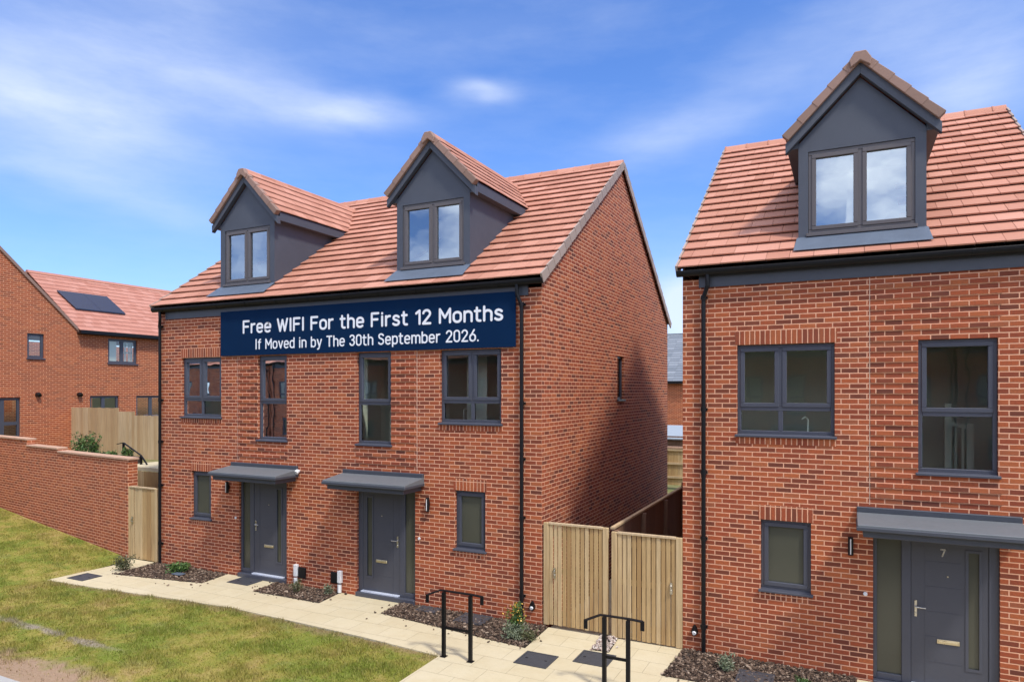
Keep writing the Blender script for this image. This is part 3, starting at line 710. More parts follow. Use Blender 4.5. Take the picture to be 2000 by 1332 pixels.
def gable_house(root, x0, x1, units, uc, side_window=None, pipes=(), interior=True):
    holes = []
    for (px, sg) in units:
        for (u0, u1, z0, z1) in (*WIN.values(), (DOOR[0], DOOR[1], DOOR[2] - .1, DOOR[3])):
            p, q = sorted((px + sg * u0, px + sg * u1)); holes.append((p, q, z0, z1))
    wl = MB(); zt = 6.02
    wall_holes(wl, lambda a, b: (a, 0, b), x0, x1, -.4, zt, holes)
    for (p, q, z0, z1) in holes:
        for (s_, e_) in (((p, z0), (p, z1)), ((q, z0), (q, z1)), ((p, z1), (q, z1)), ((p, z0), (q, z0))):
            wl.quad((s_[0], 0, s_[1]), (e_[0], 0, e_[1]), (e_[0], .14, e_[1]), (s_[0], .14, s_[1]))
    sides = {x0: [], x1: []}
    if side_window: sides[x1] = [side_window]
    for xx, hs in sides.items():
        wall_holes(wl, lambda a, b, xx=xx: (xx, a, b), 0, DEP, -.4, zt, hs)
        zr = roof_z(HALF) - .06
        wl.poly([(xx, 0, zt), (xx, DEP, zt), (xx, DEP, roof_z(0) - .06), (xx, HALF, zr), (xx, 0, roof_z(0) - .06)])
        for (p, q, z0, z1) in hs:
            s_ = -.10
            for A, B in (((p, z0), (p, z1)), ((q, z0), (q, z1)), ((p, z1), (q, z1)), ((p, z0), (q, z0))):
                wl.quad((xx, A[0], A[1]), (xx, B[0], B[1]), (xx + s_, B[0], B[1]), (xx + s_, A[0], A[1]))
    wl.quad((x0, DEP, -.4), (x1, DEP, -.4), (x1, DEP, zt), (x0, DEP, zt))
    wall = wl.build('wall', 'brick', root, recalc=False)
    if side_window:
        p, q, z0, z1 = side_window; xw = x1 - .055
        f = MB(); fw = .05
        f.box(xw, xw - .06, p, q, z0, z0 + fw); f.box(xw, xw - .06, p, q, z1 - fw, z1); f.box(xw, xw - .06, p, p + fw, z0 + fw, z1 - fw); f.box(xw, xw - .06, q - fw, q, z0 + fw, z1 - fw)
        wn_ = f.build('window', 'frame', root)
        g = MB(); g.quad((xw - .03, p + fw, z0 + fw), (xw - .03, q - fw, z0 + fw), (xw - .03, q - fw, z1 - fw), (xw - .03, p + fw, z1 - fw)); g.build('pane', 'glass', wn_)
        s = MB(); s.box(x1 - .06, x1 + .04, p - .03, q + .03, z0 - .04, z0 + .002); s.build('sill', 'frame', wn_)
        rr = MB()
        for zz in (z0 - .2, z1 + .3): rr.quad((x1 - .15, p - .4, zz), (x1 - 1.2, p - .4, zz), (x1 - 1.2, q + .4, zz), (x1 - .15, q + .4, zz))
        rr.quad((x1 - 1.2, p - .4, z0 - .2), (x1 - 1.2, q + .4, z0 - .2), (x1 - 1.2, q + .4, z1 + .3), (x1 - 1.2, p - .4, z1 + .3))
        rr.build('room', 'room', root, recalc=False)
    dorm = [add_unit(root, px, sg, uc, interior) for (px, sg) in units]
    # roof ----------------------------------------------------------------------------
    ovx = .05; rx0, rx1 = x0 - ovx, x1 + ovx
    L = (HALF - Y_EAVE) / CS; NC = 18; g = L / NC
    tl = MB(); TW = .332
    def pt(x, s_, h, side):     # s_ up the slope from the eave
        y = Y_EAVE + s_ * CS - SN * h; z = Z_EAVE + s_ * SN + CS * h
        return (x, y if side == 0 else DEP - y, z)
    for side in (0, 1):
        for k in range(NC):
            s0 = k * g; s1 = min(L, (k + 1) * g + .05)
            q = rx0 - (TW / 2 if k % 2 else 0)
            while q < rx1:
                p, r_ = max(q, rx0), min(q + TW, rx1); q += TW
                if r_ - p < .02: continue
                if side == 0:
                    ym = Y_EAVE + (s0 + .1) * CS; zm = roof_z(ym)
                    if any(p > a + .02 and r_ < c - .02 and ym > DY + .1 and zm < DE - .1 for a, c in dorm): continue
                j = random.uniform(-.0025, .0025); j2 = random.uniform(-.003, .003)
                tl.hexa([pt(p + .003, s0 + j2, .046 + j, side), pt(r_ - .003, s0 + j2, .046 + j, side), pt(r_ - .003, s1, .000, side), pt(p + .003, s1, .000, side),
                         pt(p + .003, s0 + j2, .068 + j, side), pt(r_ - .003, s0 + j2, .068 + j, side), pt(r_ - .003, s1, .020, side), pt(p + .003, s1, .020, side)])
    roof = tl.build('roof', 'tile', root)
    ul = MB()
    cut = [(a + .03, c - .03, (DY + .05 - Y_EAVE) / CS, (roof_y(DE) - Y_EAVE) / CS) for a, c in dorm]
    wall_holes(ul, lambda a, b: pt(a, b, -.01, 0), rx0, rx1, 0.05, L, cut); wall_holes(ul, lambda a, b: pt(a, b, -.01, 1), rx0, rx1, 0.05, L, [])
    ul.build('roof_deck', 'gutter', roof, recalc=False)
    rg = MB(); q = rx0 - .01
    while q < rx1:
        e = min(q + .447, rx1 + .01)
        prof = [(HALF - .13, Z_RIDGE - .045), (HALF - .075, Z_RIDGE + .045), (HALF - .03, Z_RIDGE + .085), (HALF + .03, Z_RIDGE + .085), (HALF + .075, Z_RIDGE + .045), (HALF + .13, Z_RIDGE - .045)]
        rg.prism(prof, q, e, 'x')
        rg.prism([(a_ + (-.006 if a_ < HALF else .006), b_ + .008) for a_, b_ in prof], q, q + .03, 'x'); q += .45
    rg.build('ridge_tiles', 'tile', roof, bevel=.004)
    for xx, s_ in ((x0, -1), (x1, 1)):
        vg = MB()
        for side in (0, 1):
            for k in range(NC):
                s0, s1 = k * g - .015, (k + 1) * g - .026
                xa, xb = xx + s_ * .051, xx + s_ * .082
                xi = xx - s_ * .05
                vg.hexa([pt(xa, s0, -.105, side), pt(xb, s0, -.105, side), pt(xb, s1, -.115, side), pt(xa, s1, -.115, side),
                         pt(xa, s0, .078, side), pt(xb, s0, .078, side), pt(xb, s1, .052, side), pt(xa, s1, .052, side)])
        vg.build('verge_caps', 'verge_grey', roof)
    # fascia, gutter, pipes -----------------------------------------------------------
    fs = MB()
    fs.box(x0 + .26, x1 - .26, -.028, -.0015, 5.885, 6.15)
    fs.build('fascia', 'grey', root)
    gt = MB()
    for sgn, yc in ((1, -.115),):
        prof = []
        for k in range(9):
            an = math.pi + k * math.pi / 8
            prof.append((yc + .062 * math.cos(an), 6.145 + .085 * math.sin(an)))
        prof += [(yc + .055, 6.155), (yc - .055, 6.155)]
        gt.prism(prof, x0 - .07, x1 + .07, 'x')
        q = x0 + .3
        while q < x1:
            gt.prism([(y_ + (0.006 if y_ > yc else -.006), z_ - .006) for y_, z_ in prof], q, q + .035, 'x'); q += .9
    gt.build('gutter', 'gutter', root)
    for xp in pipes:
        sgn = 1 if xp < (x0 + x1) / 2 else -1
        dp = MB(); xo = xp + sgn * .07
        dp.tube([(xo, -.115, 6.10), (xo, -.115, 5.98), (xo, -.11, 5.90), (xp + sgn * .01, -.075, 5.74), (xp, -.06, 5.66), (xp, -.06, .02)], .034, 12)
        for zz in (5.72, 3.95, 2.95, 1.9, .5):
            dp.tube([(xp, -.06, zz - .035), (xp, -.06, zz + .035)], .042, 12); dp.box(xp - .055, xp + .055, -.03, .001, zz - .02, zz + .02)
        dp.build('downpipe', 'gutter', root, smooth=False)
    return wall


hA = empty('brick_semi_detached_house', (-9.90, D, 0))
tag(hA, "pair of red brick townhouses with two grey dormers and two front doors", "house")
gable_house(hA, -5.06, 5.06, [(0, -1), (0, 1)], UC, side_window=(15.59 - D, 16.12 - D, 3.97, 5.0), pipes=(-4.95, 4.69))
hB = empty('brick_detached_house', (.17, D, -.07))
tag(hB, "red brick house with one grey dormer, cut off by the right edge", "house")
WIN = dict(wide=(2.84, 4.22, 3.53, 4.955), tall=(.85, 1.78, 3.06, 4.96), small=(3.16, 3.87, 1.165, 2.27))
DOOR = (.83, 2.34, .10, 2.30); MU = 3.59; UO = -.03; LEAF = .95, 1.86
gable_house(hB, -2.53, 2.53, [(2.53, -1)], 2.50, pipes=(-2.19, 2.40))

# fittings low on the fronts
def low_vent(root, x, z):
    v = MB(); pts = []
    prof = [(x + .055 * math.cos(a_) * (1 if math.sin(a_) < .2 else .8), z + (.10 if math.sin(a_) > 0 else .075) * math.sin(a_)) for a_ in [k * math.pi / 8 for k in range(16)]]
    i = len(v.v); n = 16
    v.v += [(p[0], .001, p[1]) for p in prof] + [(x + (p[0] - x) * .85, -.05, z + (p[1] - z) * .85) for p in prof]
    v.f.append(tuple(range(n, 2 * n)))
    for k in range(n): v.f.append((k, (k + 1) % n, n + (k + 1) % n, n + k))
    o = v.build('outside_tap_box', 'gutter', root)
    c = MB(); c.tube([(x, -.048, z - .02), (x, -.068, z - .025)], [.034, .026], 14); c.build('tap_face', 'white', o)
low_vent(hA, -5.02 + 9.90, .33); low_vent(hB, -2.17 - .17, .40)
for (x, sgn) in ((-10.55, 1), (-9.36, -1)):
    xl = x + 9.90
    a = MB(); a.box(xl + sgn * .05, xl + sgn * .25, -.035, .001, .19, .42); o = a.build('meter_vent', 'gutter', hA, bevel=.006)
    a = MB(); a.box(xl - .045, xl + .045, -.075, .001, .22, .47); a.build('white_terminal', 'white', o, bevel=.008)
    a = MB(); a.tube([(xl, -.05, .03), (xl, -.05, .185)], .042, 12); a.build('white_duct', 'white', o)
a = MB(); a.tube([(-10.50 + 9.9, .001, 2.46), (-10.50 + 9.9, -.05, 2.46), (-10.50 + 9.9, -.10, 2.43)], [.03, .045, .05], 14); a.build('security_light', 'white', hA)

def arc(cx, cy, rx, ry, a0, a1, n=10):
    return [(cx + rx * math.cos(R(a0 + (a1 - a0) * k / n)), cy + ry * math.sin(R(a0 + (a1 - a0) * k / n))) for k in range(n + 1)]


def stad(w_, h_, y0=0):
    r_ = w_ / 2; q = min(r_ * 1.05, h_ / 2)
    return arc(r_, y0 + h_ - q, r_, q, 0, 180) + arc(r_, y0 + q, r_, q, 180, 360) + [(w_, y0 + h_ - q)]


XH = .72
ARCH = lambda x0, x1, h_: arc((x0 + x1) / 2, h_ - .23, (x1 - x0) / 2, .23, 180, 0) + [(x1, 0)]
GL = {
    'F': (.46, [[(0, 0), (0, 1), (.46, 1)], [(0, .52), (.40, .52)]]), 'r': (.27, [[(0, 0), (0, XH)], arc(.25, XH - .25, .25, .25, 180, 85)]),
    'e': (.44, [[(0, .37), (.44, .37)] + arc(.22, XH - .23, .22, .23, 0, 180) + arc(.22, .22, .22, .22, 180, 320)]),
    'W': (.78, [[(0, 1), (.20, 0), (.39, .92), (.58, 0), (.78, 1)]]), 'I': (.08, [[(.04, 0), (.04, 1)]]), 'o': (.45, [stad(.45, XH)]),
    't': (.30, [[(.09, .95), (.09, .16)] + arc(.24, .16, .15, .16, 180, 270) + [(.30, 0)], [(-.03, XH), (.28, XH)]]),
    'h': (.43, [[(0, 0), (0, 1)], ARCH(0, .43, XH)]), 'n': (.43, [[(0, 0), (0, XH)], ARCH(0, .43, XH)]), 'i': (.08, [[(.04, 0), (.04, XH)], [(.04, .95), (.04, .98)]]),
    's': (.40, [[(.37, .61), (.30, .68), (.20, .72), (.09, .69), (.03, .61), (.03, .51), (.09, .43), (.30, .33), (.38, .25), (.39, .14), (.33, .04), (.20, 0), (.08, .03), (0, .10)]]),
    '1': (.22, [[(0, .80), (.22, 1), (.22, 0)]]), '2': (.47, [arc(.235, .74, .22, .26, 170, -30) + [(.0, 0), (.47, 0)]]),
    'M': (.64, [[(0, 0), (0, 1), (.32, .36), (.64, 1), (.64, 0)]]), 'f': (.30, [arc(.27, .82, .16, .18, 90, 180) + [(.11, 0)], [(0, XH), (.28, XH)]]),
    'v': (.43, [[(0, XH), (.215, 0), (.43, XH)]]), 'd': (.44, [[(.44, 1), (.44, 0)], stad(.44, XH)]), 'b': (.44, [[(0, 1), (0, 0)], stad(.44, XH)]), 'p': (.44, [[(0, XH), (0, -.25)], stad(.44, XH)]),
    'y': (.43, [[(0, XH), (.22, .02)], [(.43, XH), (.17, -.17), (.10, -.24), (.02, -.25)]]), 'T': (.52, [[(0, 1), (.52, 1)], [(.26, 1), (.26, 0)]]),
    '3': (.45, [arc(.215, .77, .21, .23, 160, -90) + arc(.215, .27, .23, .27, 90, -160)]), '0': (.46, [stad(.46, 1)]),
    'S': (.48, [[(.45, .85), (.37, .95), (.24, 1), (.10, .96), (.03, .86), (.03, .72), (.10, .61), (.36, .48), (.45, .38), (.47, .25), (.42, .09), (.25, 0), (.09, .04), (0, .15)]]),
    'm': (.74, [[(0, 0), (0, XH)], ARCH(0, .37, XH), ARCH(.37, .74, XH)]), '6': (.46, [[(.36, 1), (.06, .46)] , stad(.46, .60)]), '.': (0, [[(0, 0), (0, .03)]]), '7': (.44, [[(0, 1), (.44, 1), (.14, 0)]])}


def stroke_text(name, body, x0, x1, z0, cap, y, mat, parent, wgt, gap=.25, space=.50):
    """raised rounded lettering drawn from strokes, fitted to x0..x1"""
    pos = 0; items = []
    for ch in body:
        if ch == ' ': pos += space - gap; continue
        w_, st = GL[ch]; items.append((pos, st)); pos += w_ + gap
    tot = pos - gap; r_ = wgt * cap; sx_ = (x1 - x0 - 2 * r_) / tot; mb = MB(); n = 10
    for p0, st in items:
        for ln in st:
            P = [(x0 + r_ + (p0 + a_) * sx_, z0 + r_ + b_ * (cap - 2 * r_)) for a_, b_ in ln]
            for (xa, za), (xb, zb) in zip(P[:-1], P[1:]):
                an = math.atan2(zb - za, xb - xa); prof = []
                for k in range(n // 2 + 1): th = an + math.pi / 2 + math.pi * k / (n // 2); prof.append((xa + r_ * math.cos(th), za + r_ * math.sin(th)))
                for k in range(n // 2 + 1): th = an - math.pi / 2 + math.pi * k / (n // 2); prof.append((xb + r_ * math.cos(th), zb + r_ * math.sin(th)))
                dy = random.uniform(0, .0012); i = len(mb.v); m_ = len(prof)
                cx, cz = (xa + xb) / 2, (za + zb) / 2
                mb.v += [(px_, y, pz_) for px_, pz_ in prof] + [(px_, y - .004 - dy, pz_) for px_, pz_ in prof]
                mb.f.append(tuple(range(i + m_, i + 2 * m_)))
                for k in range(m_): mb.f.append((i + k, i + (k + 1) % m_, i + m_ + (k + 1) % m_, i + m_ + k))
    return mb.build(name, mat, parent)


for ch in hB.children:
    if ch.name.startswith('door') and not ch.name.startswith(('door_frame', 'doorbell')):
        stroke_text('house_number', '7', 1.22 - .17 - .03, 1.22 - .17 + .035, 1.93, .11, .060, 'chrome', ch, .08)

# banner -------------------------------------------------------------------------------
bn = MB(); bx0, bx1, bz0, bz1 = -12.80, -5.335, 4.965, 5.965
bn.box(bx0, bx1, D - .052, D - .046 + .012, bz0, bz1)
banner = bn.build('banner', 'navy'); tag(banner, "long navy banner about free wifi hung under the eaves of the paired houses", "banner")
stroke_text('lettering', 'Free WIFI For the First 12 Months', -12.10, -5.58, 5.445, .30, D - .052, 'letter', banner, .079, .23, .62)
stroke_text('lettering', 'If Moved in by The 30th September 2026.', -11.72, -6.09, 5.085, .235, D - .052, 'letter', banner, .067, .23, .62)

# ------------------------------------------------------------------ ground
gm = MB(); gm.quad((-400, -400, -.16), (400, -400, -.16), (400, 400, -.16), (-400, 400, -.16)); tag(gm.build('ground', 'earth'), kind='structure')
rd = MB(); rd.quad((-60, -3.5, -.10), (60, -3.5, -.10), (60, 5.55, -.10), (-60, 5.55, -.10)); tag(rd.build('road', 'asphalt'), kind='structure')
kb = MB(); q = -40.0
while q < -5.8: kb.box(q, q + .905, 5.55, 5.69, -.2, .02); q += .915
tag(kb.build('kerb', 'kerb', bevel=.012), kind='structure')


def lawn_z(x, y):
    s_ = np.clip((-15.6 - x) / 8.0, 0, 1.4)
    k = np.clip((y - 6.0) / 3.5, 0, 1)
    return .0 + .53 * s_ * k + .035 * np.sin(x * 1.7 + y) * np.sin(y * 2.1 - x * .6) * np.clip((9.0 - y) / .8, 0, 1) - .01


def edge_y(x):   # front edge of the paving
    return np.where(x > -10.5, 9.42 - (x + 10.5) * .055, 9.42 + (x + 10.5) * .075)


NX, NY = 150, 60
lv, lf_ = [], []
xs_ = np.linspace(-40, -5.75, NX)
for x in xs_:
    y1 = float(edge_y(x)) if x > -15.81 else (11.06 + (-16.0 - x) * .1414 if x < -16.1 else 9.02 + (10.95 - 9.02) * min(1, (-15.81 - x) / .05))
    for j in range(NY):
        y = 5.69 + (y1 - 5.69) * j / (NY - 1); lv.append((x, y, float(lawn_z(np.array(x), np.array(y)))))
for i in range(NX - 1):
    for j in range(NY - 1): lf_.append((i * NY + j, (i + 1) * NY + j, (i + 1) * NY + j + 1, i * NY + j + 1))
lm = MB(); lm.v, lm.f = lv, lf_; tag(lm.build('lawn', 'lawn', smooth=True), kind='structure')

# grass blades: one mesh
rng = np.random.default_rng(3)
def blades(n, x0, x1, y0, y1f, h0, h1):
    x = rng.uniform(x0, x1, n); y = rng.uniform(5.75, 12.4, n)
    ok = (y > y0) & (y < y1f(x)); return x[ok], y[ok]
bx_, by_ = [], []
for args in ((260000, -15.8, -5.76, 5.8, lambda x: edge_y(x) + .02), (150000, -24.5, -15.8, 6.0, lambda x: np.where(x < -16.1, 11.0 + (-16.0 - x) * .1414, 10.8))):
    x, y = blades(*args, .02, .05); bx_.append(x); by_.append(y)
x = np.concatenate(bx_); y = np.concatenate(by_)
clump = np.sin(x * 3.1 + 1.3 * np.sin(y * 2.7)) * np.sin(y * 3.7 + 1.1 * np.sin(x * 2.3)) + .6 * np.sin(x * 9 + y * 5) * np.sin(y * 11 - x * 4)
soil = np.clip((6.45 + .35 * np.sin(x * 2.2) - y) / .4, 0, 1)
keep = rng.uniform(0, 1, len(x)) < (.50 + .25 * clump) * (1 - soil) + .05
x, y, clump = x[keep], y[keep], clump[keep]; n = len(x)
h = rng.uniform(.018, .055, n) * (1 + .5 * np.clip(clump, -.7, 1.0)); wd = rng.uniform(.005, .011, n); an = rng.uniform(0, 6.283, n); le = rng.uniform(0, .035, n); la = rng.uniform(0, 6.283, n)
z = lawn_z(x, y) - .004
vv = np.zeros((n, 3, 3)); vv[:, 0] = np.stack([x - wd * np.cos(an), y - wd * np.sin(an), z], 1); vv[:, 1] = np.stack([x + wd * np.cos(an), y + wd * np.sin(an), z], 1)
vv[:, 2] = np.stack([x + le * np.cos(la), y + le * np.sin(la), z + h], 1)


def raw_mesh(name, verts, faces_n, mat):
    me = bpy.data.meshes.new(name); nv = len(verts); nf = nv // faces_n
    me.vertices.add(nv); me.vertices.foreach_set('co', verts.ravel())
    me.loops.add(nv); me.loops.foreach_set('vertex_index', np.arange(nv)); me.polygons.add(nf)
    me.polygons.foreach_set('loop_start', np.arange(nf) * faces_n); me.polygons.foreach_set('loop_total', np.full(nf, faces_n))
    me.update(calc_edges=True); me.materials.append(M[mat])
    o = bpy.data.objects.new(name, me); COL.objects.link(o); return o


tag(raw_mesh('grass', vv.reshape(-1, 3), 3, 'blade'), "short patchy lawn grass, yellowing in places", "grass", kind='stuff')

# paving --------------------------------------------------------------------------------
def slab(name, polys, z0, z1, mat):
    mb = MB()
    for p in polys:
        i = len(mb.v); n = len(p); mb.v += [(a, b, z1) for a, b in p] + [(a, b, z0) for a, b in p]
        mb.f.append(tuple(range(i, i + n)))
        for k in range(n): mb.f.append((i + k, i + n + k, i + n + (k + 1) % n, i + (k + 1) % n))
    return mb.build(name, mat)
front = [(-15.81, 9.02), (-14.0, 9.14), (-12.3, 9.30), (-10.7, 9.42), (-9.0, 9.36), (-7.4, 9.28), (-5.74, 9.14), (-5.74, 5.69), (6, 5.69), (6, 9.93)]
back_ = [(-2.43, 9.93), (-2.36, 11.09), (-4.70, 11.09), (-4.66, 10.02), (-7.84, 10.40), (-7.86, 11.115), (-9.36, 11.115), (-9.28, 10.37), (-11.09, 10.38), (-11.12, 11.115), (-12.62, 11.115), (-12.52, 10.33), (-14.94, 9.95), (-15.10, 11.09), (-16.15, 11.09), (-15.69, 10.83)]
pv = slab('path', [front + back_], -.15, .012, 'slab'); tag(pv, kind='structure')
ap = slab('driveway', [[(-4.70, 11.094), (-2.36, 11.094), (-2.36, 20.5), (-4.70, 20.5)]], -.15, -.02, 'slab'); tag(ap, kind='structure')
ds = slab('doorstep_paving', [[(.15, 9.934), (1.95, 9.934), (1.95, 11.045), (.15, 11.045)]], -.15, .010, 'slab'); tag(ds, kind='structure')

beds = {'far': [(-14.92, 9.97), (-12.53, 10.35), (-12.64, 11.11), (-14.95, 11.11)], 'mid': [(-11.07, 10.40), (-9.30, 10.39), (-9.37, 11.11), (-11.10, 11.11)],
        'near': [(-7.82, 10.42), (-4.69, 10.04), (-4.72, 11.11), (-7.84, 11.11)], 'right': [(-2.41, 9.95), (.14, 9.95), (.14, 11.11), (-2.35, 11.11)]}


def inside(px, py, poly):
    r_ = False; n = len(poly)
    for i in range(n):
        (xa, ya), (xb, yb) = poly[i], poly[(i + 1) % n]
        if (ya > py) != (yb > py) and px < (xb - xa) * (py - ya) / (yb - ya) + xa: r_ = not r_
    return r_


for i, (k, p) in enumerate(beds.items()):
    b_ = slab('mulch_bed', [p], -.15, .006, 'soil'); tag(b_, kind='structure')
def chips(name, poly, dens, smin, smax, mat, zb=.006, flat=.4):
    xs_, ys_ = [p[0] for p in poly], [p[1] for p in poly]
    n = int((max(xs_) - min(xs_)) * (max(ys_) - min(ys_)) * dens); mb = MB()
    for _ in range(n):
        x, y = random.uniform(min(xs_) - .16, max(xs_) + .16), random.uniform(min(ys_) - .16, max(ys_))
        if not inside(x, y, poly) and not (inside(x, y + .04, poly) and random.random() < .3) and random.random() > .012: continue
        s_ = random.uniform(smin, smax); l_ = s_ * random.uniform(.8, 1.9); h_ = s_ * flat
        rz = Matrix.Rotation(random.uniform(0, 6.28), 3, 'Z') @ Matrix.Rotation(random.uniform(-.6, .6), 3, 'X') @ Matrix.Rotation(random.uniform(-.5, .5), 3, 'Y')
        o_ = Vector((x, y, zb + .006 + random.uniform(0, .024)))
        c_ = [Vector((sx_ * l_ / 2 * random.uniform(.6, 1), sy_ * s_ / 2 * random.uniform(.6, 1), sz_ * h_ / 2)) for sz_ in (-1, 1) for sx_, sy_ in ((-1, -1), (1, -1), (1, 1), (-1, 1))]
        mb.hexa([o_ + rz @ q for q in c_])
    return mb.build(name, mat, recalc=False)
for k, p in beds.items():
    tag(chips('bark_mulch', p, 1500, .018, .042, 'bark'), "brown bark chips spread over the planting bed " + {'far': "at the left corner of the paired houses", 'mid': "between the two grey doors", 'near': "by the handrail and yellow plant", 'right': "below the right-hand house"}[k], "mulch", kind='stuff')
gs = slab('gravel_bed', [[(-3.67, 10.42), (-3.38, 10.44), (-3.43, 11.08), (-3.72, 11.08)]], -.1, .016, 'soil'); tag(gs, kind='structure')
tag(chips('gravel', [(-3.67, 10.42), (-3.38, 10.44), (-3.43, 11.08), (-3.72, 11.08)], 2600, .018, .036, 'pebble', zb=.018, flat=.6), "strip of pink and grey pebbles between the two gate leaves", "gravel", kind='stuff')

# inspection covers ---------------------------------------------------------------------
def cover(x0, x1, y0, y1, label, z=.012, skew=0.0):
    e_ = empty('inspection_cover', ((x0 + x1) / 2, (y0 + y1) / 2, z), skew); w_, h_ = (x1 - x0) / 2, (y1 - y0) / 2
    f = MB(); t_ = .03
    f.box(-w_, w_, -h_, -h_ + t_, -.03, .012); f.box(-w_, w_, h_ - t_, h_, -.03, .012); f.box(-w_, -w_ + t_, -h_ + t_, h_ - t_, -.03, .012); f.box(w_ - t_, w_, -h_ + t_, h_ - t_, -.03, .012)
    f.build('rim', 'cover', e_)
    p = MB(); p.box(-w_ + t_ + .005, w_ - t_ - .005, -h_ + t_ + .005, h_ - t_ - .005, -.03, .010); p.build('plate', 'cover', e_)
    k = MB()
    for a_ in (-.6, .6): k.box(a_ * w_ - .02, a_ * w_ + .02, -.012, .012, .009, .013)
    k.build('lifting_key', 'black', e_)
    return tag(e_, label, 'drain cover', 'drain covers set in the paving and beds')


cover(-4.57, -4.03, 9.40, 9.92, "square dark drain cover in the paving in front of the yellow plant")
cover(-3.77, -3.23, 9.84, 10.35, "square dark drain cover in the paving at the end of the pebble strip")
cover(-6.36, -5.79, 10.60, 11.08, "dark drain cover among bark chips right of the handrail posts, under the small window", .03)
cover(-7.32, -6.90, 10.80, 11.08, "dark drain cover among bark chips left of the handrail, beside the right-hand grey door", .03)
cover(-12.10, -11.48, 10.62, 11.04, "dark drain cover in the paving in front of the left-hand grey door")
cover(-15.56, -15.01, 9.29, 9.75, "dark drain cover in the paving near the side gate and lawn")
cover(-1.42, -.92, 10.15, 10.62, "dark drain cover among bark chips below the small window of the right-hand house", .03)

# handrails -----------------------------------------------------------------------------
def handrail(x, y, sp, label):
    e_ = empty('handrail', (x, y, 0))
    for px in (0, sp):
        p = MB(); p.box(px - .027, px + .027, -.027, .027, -.1, 1.02); p.box(px - .05, px + .05, -.05, .05, .012, .02); p.build('post', 'black', e_, bevel=.003)
    r_ = MB(); z = 1.045
    pts = [(-.24, -.1, .86), (-.24, -.1, .975), (-.06, -.01, z), (0, 0, z), (sp, 0, z), (sp + .20, .0, z - .01), (sp + .20, 0, z - .13)]
    for a_, b_ in zip(pts[:-1], pts[1:]):
        a_, b_ = Vector(a_), Vector(b_); dd = (b_ - a_).normalized() * .006
        r_.bar(a_ - dd, b_ + dd, .055, .018)
    r_.build('rail', 'black', e_, bevel=.002)
    l_ = MB(); l_.box(.027, sp - .027, -.015, .015, .455, .49); l_.build('lower_rail', 'black', e_)
    return tag(e_, label, 'handrail', 'black steel handrails by the front path')


handrail(-5.66, 9.15, .48, "black steel handrail with its posts standing where lawn meets paving by the bark bed")
handrail(-3.02, 9.12, .34, "black steel handrail in front of the double timber gates, cut off at the bottom edge")

# timber gates ---------------------------------------------------------------------------
def boards(mb, x0, x1, z0, z1, bw, y0, th=.018, gap=.006, jit=.0, top=None):
    n = max(1, round((x1 - x0) / bw)); w_ = (x1 - x0) / n
    for k in range(n):
        a_ = x0 + k * w_; zt = z1 + random.uniform(-jit, jit); dy = random.uniform(-.003, .003) + (.006 if k % 2 else 0)
        mb.box(a_ + gap / 2 + random.uniform(0, .003), a_ + w_ - gap / 2 - random.uniform(0, .003), y0 + dy, y0 + dy + th, z0 + random.uniform(-jit, jit), zt)


def gate_leaf(x0, x1, z0, z1, y, label, bw=.085, latch=None, name='timber_gate', group=None):
    e_ = empty(name, ((x0 + x1) / 2, y, 0)); a_, c_ = x0 - (x0 + x1) / 2, x1 - (x0 + x1) / 2
    b_ = MB(); boards(b_, a_ + .10, c_ - .10, z0, z1 - .03, bw, 0, gap=.009, jit=.004); b_.build('board_panel', 'wood', e_, bevel=.004)
    f = MB(); f.box(a_, a_ + .098, -.012, .04, z0 - .01, z1); f.box(c_ - .098, c_, -.012, .04, z0 - .01, z1)
    for zz in (z0 + .15, (z0 + z1) / 2, z1 - .25): f.box(a_ + .1, c_ - .1, .03, .06, zz, zz + .1)
    f.build('gate_frame', 'wood', e_, bevel=.005)
    t_ = MB(); t_.box(a_ + .099, c_ - .099, -.02, .045, z1 - .03, z1 + .008); t_.build('top_rail', 'wood_grey', e_, bevel=.004)
    if latch is not None:
        l_ = MB(); l_.box(latch - .02, latch + .02, -.028, -.008, .88, 1.06); l_.tube([(latch, -.028, .93), (latch, -.06, .95), (latch, -.06, 1.0), (latch, -.028, 1.02)], .007, 8); l_.build('latch', 'chrome', e_)
    return tag(e_, label, 'gate', group)


gate_leaf(-4.81, -3.615, .05, 1.845, D + .01, "left leaf of the light timber double gate, against the paired houses", latch=-.38, group='light timber double gate leaves')
gate_leaf(-3.545, -2.365, .03, 1.80, D - .03, "right leaf of the light timber double gate, against the right-hand house", latch=.42, group='light timber double gate leaves')
gate_leaf(-16.12, -15.00, .02, 1.80, D - .01, "single tall timber side gate between garden wall and the paired houses", bw=.15, latch=-.35)

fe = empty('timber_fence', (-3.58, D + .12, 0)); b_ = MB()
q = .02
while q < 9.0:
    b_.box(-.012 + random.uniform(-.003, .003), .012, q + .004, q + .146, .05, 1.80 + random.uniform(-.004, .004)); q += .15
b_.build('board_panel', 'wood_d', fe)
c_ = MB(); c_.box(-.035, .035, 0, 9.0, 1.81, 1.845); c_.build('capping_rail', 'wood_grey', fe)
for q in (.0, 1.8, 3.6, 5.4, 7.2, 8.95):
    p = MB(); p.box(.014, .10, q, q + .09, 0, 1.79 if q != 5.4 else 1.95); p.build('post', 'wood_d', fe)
tag(fe, "brown close-board fence running back between the two houses behind the gates", "fence")

